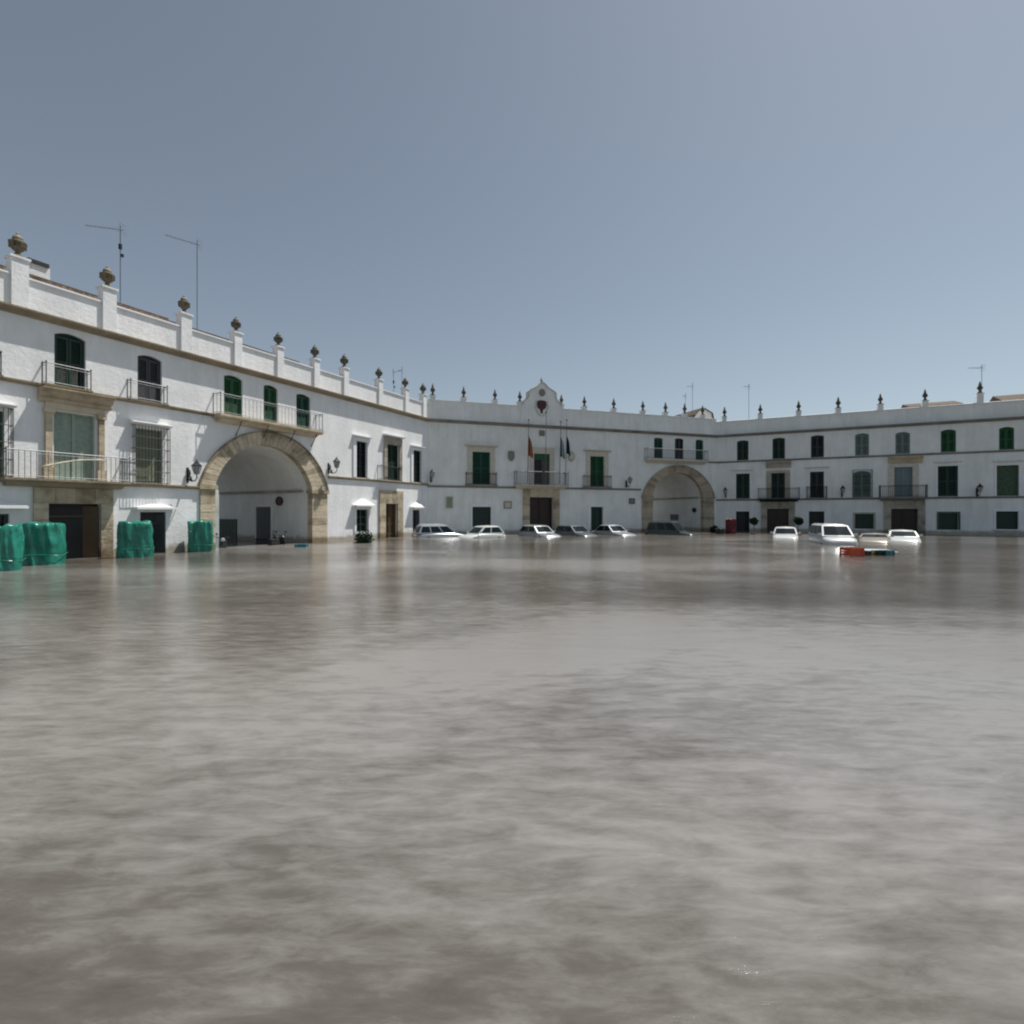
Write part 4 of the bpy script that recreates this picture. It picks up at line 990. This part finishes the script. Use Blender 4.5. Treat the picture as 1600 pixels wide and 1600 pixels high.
# ------------------------------------------------------------------ cars
def car(label, paint, pos, heading, L=4.2, W=1.72, H=1.45, style='hatch', group='cars parked before the town hall'):
    """local +x = front of the car"""
    t = thing('parked_car', label, 'car', (pos[0], pos[1], -0.07), heading, group)
    belt = 0.88 if style != 'van' else 1.05
    zb = 0.22
    # (x, half width, top z)
    hoodz = belt - 0.06 if style != 'van' else belt - 0.02
    st = [(-L / 2, W * .40, belt - .25), (-L / 2 + .05, W * .46, belt - .10), (-L / 2 + .35, W * .495, belt - (.02 if style != 'sedan' else .0)), (-L * .15, W * .5, belt), (L * .16, W * .5, belt), (L * .24, W * .495, hoodz), (L / 2 - .38, W * .48, hoodz - .12), (L / 2 - .08, W * .45, hoodz - .22), (L / 2, W * .38, hoodz - .40)]
    m = MB(); vs = []
    for x, hw, zt in st:
        vs += [(x, -hw * .92, zb), (x, -hw, zb + .16), (x, -hw * 1.0, zt - .16), (x, -hw * .95, zt - .03), (x, -hw * .7, zt + .01), (x, 0, zt + .025), (x, hw * .7, zt + .01), (x, hw * .95, zt - .03), (x, hw, zt - .16), (x, hw, zb + .16), (x, hw * .92, zb)]
    n = 11; fs = [(i * n + k, (i + 1) * n + k, (i + 1) * n + (k + 1) % n, i * n + (k + 1) % n) for i in range(len(st) - 1) for k in range(n)]
    fs += [tuple(range(n)), tuple(range(len(st) * n - 1, (len(st) - 1) * n - 1, -1))]
    m.add(vs, fs); body = m.build('body', paint, t, smooth=True)
    # greenhouse
    if style == 'van': xf, xr, tf, tr = L * .30, -L / 2 + .08, L * .12, -L / 2 + .16
    elif style == 'estate': xf, xr, tf, tr = L * .22, -L / 2 + .12, L * .05, -L / 2 + .36
    elif style == 'sedan': xf, xr, tf, tr = L * .20, -L * .36, L * .03, -L * .20
    else: xf, xr, tf, tr = L * .22, -L / 2 + .16, L * .04, -L / 2 + .62
    wb, wt = W * .475, W * .385; z0, z1 = belt - .02, H - .05
    def P(x, s, f):   # f 0..1 up the greenhouse
        return (x, s * (wb + (wt - wb) * f), z0 + (z1 - z0) * f)
    m = MB()
    vs = []
    for f in (0, .9):
        a = xf + (tf - xf) * f; r_ = xr + (tr - xr) * f
        vs += [P(r_, -1, f), P(a, -1, f), (a + .07 * (1 - f * .5), 0, P(a, 1, f)[2]), P(a, 1, f), P(r_, 1, f), (r_ - .04, 0, P(a, 1, f)[2])]
    # roof ring
    vs += [(tr + .08, -wt * .86, z1), (tf - .10, -wt * .86, z1), (tf - .06, 0, z1 + .035), (tf - .10, wt * .86, z1), (tr + .08, wt * .86, z1), (tr + .04, 0, z1 + .03)]
    vs += [((tr + tf) / 2, 0, H)]
    fs = []
    for k in range(2):
        for i in range(6): fs.append((k * 6 + i, k * 6 + (i + 1) % 6, (k + 1) * 6 + (i + 1) % 6, (k + 1) * 6 + i))
    for i in range(6): fs.append((12 + i, 12 + (i + 1) % 6, 18))
    m.add(vs, fs); m.build('cabin', paint, t, smooth=False)
    def glass(name, q, off):
        c = [Vector(p) for p in q]; nrm = (c[1] - c[0]).cross(c[3] - c[0]).normalized()
        ctr = sum(c, Vector()) / 4
        if nrm.dot(ctr - Vector(((xf + xr) / 2, 0, (z0 + z1) / 2))) < 0: nrm = -nrm
        mm = MB(); a_ = [p + nrm * off for p in c]; b_ = [p - nrm * .02 for p in c]
        mm.add(a_ + b_, [(0, 1, 2, 3), (7, 6, 5, 4), (0, 4, 5, 1), (1, 5, 6, 2), (2, 6, 7, 3), (3, 7, 4, 0)])
        return mm.build(name, CARGL, t)
    def edge(x0, x1, f): return x0 + (x1 - x0) * f
    for s in (-1, 1):
        cuts = [0.03, 0.36, 0.68, 0.97] if style in ('estate', 'van') else [0.06, 0.46, 0.95]
        for a, c in zip(cuts, cuts[1:]):
            lo, hi = .12, .84
            def X(u, f): return edge(xf, tf, f) * (1 - u) + edge(xr, tr, f) * u
            glass('side_window', [P(X(a + .015, lo), s, lo), P(X(c - .015, lo), s, lo), P(X(c - .02, hi), s, hi), P(X(a + .03, hi), s, hi)], .006)
    # windscreen / rear window as two-panel bent quads
    for nm, x0, x1, bul in (('windscreen', xf, tf, .07), ('rear_window', xr, tr, -.04)):
        lo, hi = .10, .86; mm = MB(); vs = []
        for f in (lo, hi):
            xx = edge(x0, x1, f); sgn = 1 if bul > 0 else -1
            for s in (-.88, 0, .88):
                y_ = s * (wb + (wt - wb) * f); vs.append((xx + (bul * (1 - f * .5) if s == 0 else bul * .12) + sgn * .012, y_, z0 + (z1 - z0) * f))
        mm.add(vs, [(0, 1, 4, 3), (1, 2, 5, 4)]); mm.build(nm, CARGL, t, recalc=False)
    for s in (-1, 1):
        q = MB(); q.rbox((xf - .12, s * (wb + .10), z0 + .12), (.09, .17, .12)); q.build('side_mirror', paint, t, bevel=.015)
        q = MB(); q.rbox((L / 2 - .10, s * W * .33, hoodz - .33), (.10, .30, .14)); q.build('headlight', LIGHTG, t, bevel=.02)
        q = MB(); q.rbox((-L / 2 + .045, s * W * .39, belt - .22), (.07, .20, .26)); q.build('tail_light', REDL, t, bevel=.02)
    for x in (-L * .30, L * .31):
        for s in (-1, 1):
            q = MB(); n = 20; cy = s * (W / 2 - .10)
            ring = [(0.31, -.10), (0.31, .10)]
            vs = [(x + r2 * math.cos(2 * math.pi * i / n), cy + yy, .31 + r2 * math.sin(2 * math.pi * i / n)) for r2, yy in ((.18, -.1), (.31, -.1), (.31, .1), (.18, .1)) for i in range(n)]
            q.add(vs, [(k * n + i, k * n + (i + 1) % n, ((k + 1) % 4) * n + (i + 1) % n, ((k + 1) % 4) * n + i) for k in range(4) for i in range(n)])
            wh = q.build('wheel', RUB, t)
            q = MB(); vs = [(x + .178 * math.cos(2 * math.pi * i / n), cy + yy, .31 + .178 * math.sin(2 * math.pi * i / n)) for yy in (-.07, .07) for i in range(n)]
            q.add(vs, [(i, (i + 1) % n, n + (i + 1) % n, n + i) for i in range(n)] + [tuple(range(n)), tuple(range(2 * n - 1, n - 1, -1))]); q.build('rim', ALU, wh)
    q = MB(); q.rbox((L / 2 + .0, 0, .42), (.10, W * .86, .22)); q.rbox((-L / 2 - .0, 0, .42), (.10, W * .86, .22)); q.build('bumper', BLKP if style != 'van' else paint, t, bevel=.03)
    if style in ('estate', 'van'):
        q = MB()
        for s in (-1, 1): q.tube([(tr + .1, s * wt * .8, H), (tf - .15, s * wt * .8, H)], .018, 5)
        q.build('roof_rail', ALU, t)
    return t
def at(x, z): return ((x - 800) / 800 * z, z)
hd = FC.rz - R(90)     # nose towards the camera side of the square
car('silver estate car with a row of dark side windows, leftmost by the corner', P_SILV, at(690, 39.5), FC.rz + R(8), 4.3, 1.75, 1.52, 'estate')
car('small white hatchback parked below the dark green ground-floor window', P_WHITE, at(752, 38.5), FC.rz + R(-160), 3.6, 1.66, 1.46, 'hatch')
car('silver hatchback parked right in front of the brown town hall door', P_SILV, at(843, 40.5), hd + R(14), 4.0, 1.72, 1.46, 'hatch')
car('grey hatchback parked right of the town hall door', P_GREY, at(899, 41.5), hd + R(16), 4.0, 1.72, 1.44, 'hatch')
car('pale saloon car parked in front of the narrow dark green doorway', P_SILV, at(958, 42.5), hd + R(12), 4.2, 1.72, 1.45, 'sedan')
car('grey-green estate car standing in the mouth of the central arch', P_DKG, at(1050, 43.0), R(-38), 4.2, 1.75, 1.72, 'estate')
car('white hatchback facing the dark red doorway portal in the right row', P_WHITE, at(1227, 37.5), R(-118), 3.7, 1.66, 1.40, 'hatch', 'cars parked before the right row')
car('white van with a wide dark windscreen seen from the front', P_WHITE, at(1300, 31.5), R(-108), 4.3, 1.76, 1.76, 'van', 'cars parked before the right row')
car('white saloon car below the dark brown portal of the right row', P_WHITE, at(1410, 34.0), R(-122), 4.1, 1.7, 1.30, 'sedan', 'cars parked before the right row')
car('low beige car half hidden between the white van and the white saloon', P_BEIG, at(1366, 33.0), R(-125), 4.0, 1.7, 1.12, 'sedan', 'cars parked before the right row')

# ------------------------------------------------------------------ potted shrubs
def shrub(x, z, ytop, wd, label, pot=True, stem=0.6):
    X, Y = at(x, z); top = CAMZ + (800 - ytop) / 800 * z
    t = thing('potted_shrub', label, 'plant', (X, Y, 0), random.random() * 3, 'potted shrubs by the doorways')
    m = MB(); m.lathe([(.16, 0), (.20, .05), (.26, .50), (.29, .52), (.29, .58), (.22, .58)], n=14); m.build('pot', TERRA, t)
    m = MB(); m.tube([(0, 0, .5), (.02, .01, (top + .5) / 2), (0, 0, top - wd * .4)], [.03, .025, .02], 6)
    cz = top - wd * .45
    for k in range(7):
        a = k * .9; m.tube([(0, 0, cz - wd * .3), (.3 * wd * math.cos(a), .3 * wd * math.sin(a), cz + .1 * math.sin(k))], [.015, .006], 4)
    m.build('trunk', WOODM, t)
    m = MB()
    for k in range(1100):
        v = Vector((random.gauss(0, 1), random.gauss(0, 1), random.gauss(0, .8))).normalized() * (random.random() ** .4) * wd * .5
        v = v * (1 + .35 * noise.noise(v * 6)); c = Vector((0, 0, cz)) + v
        a = Vector((random.gauss(0, 1), random.gauss(0, 1), random.gauss(0, 1))).normalized(); b_ = a.cross(Vector((random.random(), random.random(), random.random()))).normalized()
        s = .075
        m.add([c - a * s, c - b_ * s * .5, c + a * s, c + b_ * s * .5], [(0, 1, 2, 3)])
    m.build('crown', LEAF, t, recalc=False)
shrub(568, 31.5, 829, 1.15, 'low dark bushy shrub under the hooded ground-floor window right of the left arch')
shrub(1178, 44.5, 809, .65, 'small potted shrub between the dark doorway and the stone portal of the right row')
shrub(1247.5, 42.0, 808, .70, 'small potted shrub just left of the white van')
shrub(1116, 46.0, 822, .7, 'low potted shrub at the foot of the right jamb of the central arch')

# ------------------------------------------------------------------ scooters in the left passage
def scooter(x, z, rz, label):
    X, Y = at(x, z); t = thing('motor_scooter', label, 'scooter', (X, Y, 0), rz, 'scooters by the left arch')
    m = MB(); m.rbox((-.35, 0, .55), (.75, .26, .32)); m.rbox((.05, 0, .32), (.5, .30, .08)); m.rbox((.42, 0, .62), (.07, .36, .62), (0, R(-18), 0)); m.build('body', BLKP, t, bevel=.04)
    m = MB(); m.rbox((-.38, 0, .79), (.72, .27, .11)); m.build('seat', RUB, t, bevel=.03)
    m = MB(); m.tube([(.40, 0, .6), (.30, 0, 1.02)], .025, 6); m.tube([(.22, -.33, 1.05), (.30, 0, 1.02), (.22, .33, 1.05)], .018, 6); m.tube([(.30, -.25, 1.03), (.30, -.30, 1.2)], .008, 4); m.tube([(.30, .25, 1.03), (.30, .30, 1.2)], .008, 4); m.rbox((.30, -.30, 1.24), (.02, .12, .08)); m.rbox((.30, .30, 1.24), (.02, .12, .08)); m.build('handlebar', IRON, t)
    m = MB(); m.lathe([(.02, -.03), (.09, -.02), (.10, .03), (.05, .06)], (0, 0, 0), 10); h = m.build('headlight', LIGHTG, t); h.location = (.42, 0, .93); h.rotation_euler = (0, R(90), 0)
    for xx in (-.55, .62):
        m = MB(); m.tube([(xx + .21 * math.cos(k * math.pi / 8), 0, .25 + .21 * math.sin(k * math.pi / 8)) for k in range(17)], .05, 6); m.build('wheel', RUB, t)
    return t
scooter(420, 30.5, R(35), 'black scooter parked in front of the dark door in the left arch')
scooter(434, 29.8, R(80), 'black scooter turned outward, right-hand one under the left arch')
scooter(348, 27.5, R(-60), 'black scooter with a white headlight before the dark gate in the left arch')

# ------------------------------------------------------------------ floating goods at the right
def crate(x, z, w_, d_, h_, zc, mat, label, name='plastic_crate', group=None, slats=True, rz=0.1, cat='crate'):
    X, Y = at(x, z); t = thing(name, label, cat, (X, Y, zc), rz, group)
    m = MB(); th = .02
    m.box(-w_ / 2, w_ / 2, -d_ / 2, d_ / 2, 0, th)
    for s in (-1, 1):
        for k in range(4):
            z0 = th + (h_ - th) * k / 4 + .003; z1 = th + (h_ - th) * (k + .8) / 4
            a = s * (d_ / 2 - th / 2); m.box(-w_ / 2, w_ / 2, a - th / 2, a + th / 2, z0, z1)
            a = s * (w_ / 2 - th / 2); m.box(a - th / 2, a + th / 2, -d_ / 2 + th + .001, d_ / 2 - th - .001, z0, z1)
        for q in (-1, 1): m.box(s * w_ / 2 - .03, s * w_ / 2 + .03, q * d_ / 2 - .03, q * d_ / 2 + .03, 0.001, h_ + .01)
    m.build('basket', mat, t)
    m = MB(); m.tube([(-w_ / 2, -d_ / 2 - .01, h_), (w_ / 2, -d_ / 2 - .01, h_), (w_ / 2, d_ / 2, h_), (-w_ / 2, d_ / 2, h_), (-w_ / 2, -d_ / 2 - .01, h_)], .022, 6); m.build('rim', mat, t)
    return t
crate(1331, 22.0, .66, .5, .46, .40, ORANGE, 'orange plastic crate floating in the water at the right, before the van', rz=.25)
gname = 'floating plastic crates beside the orange one'
crate(1349, 22.6, .30, .4, .26, .42, BLKP, 'black plastic crate floating against the orange crate', group=gname)
crate(1361, 22.8, .26, .4, .22, .42, YELL, 'small yellow plastic crate floating between the black and the teal crates', group=gname)
crate(1373, 22.6, .32, .4, .26, .42, BLKP, 'black plastic crate floating between the yellow and the teal crates', group=gname)
crate(1385, 22.5, .34, .4, .28, .42, TEAL, 'teal plastic crate floating at the right end of the crates', group=gname)
X, Y = at(1368, 24.6); t = thing('white_board', 'pale board floating flat behind the coloured plastic crates', 'board', (X, Y, .42), R(-4))
m = MB(); m.rbox((0, 0, .12), (1.55, .9, .05), (R(5), R(1), 0)); m.build('panel', PALEB, t, bevel=.01); m = MB()
for s in (-.6, .6): m.rbox((s, 0, .06), (.08, .8, .06), (R(5), 0, 0))
m.build('batten', TRIMC, t)
crate(471, 27.8, .55, .35, .22, .42, TEAL, 'pale teal crate floating by the right jamb of the left arch')
print('objects', len(bpy.data.objects))
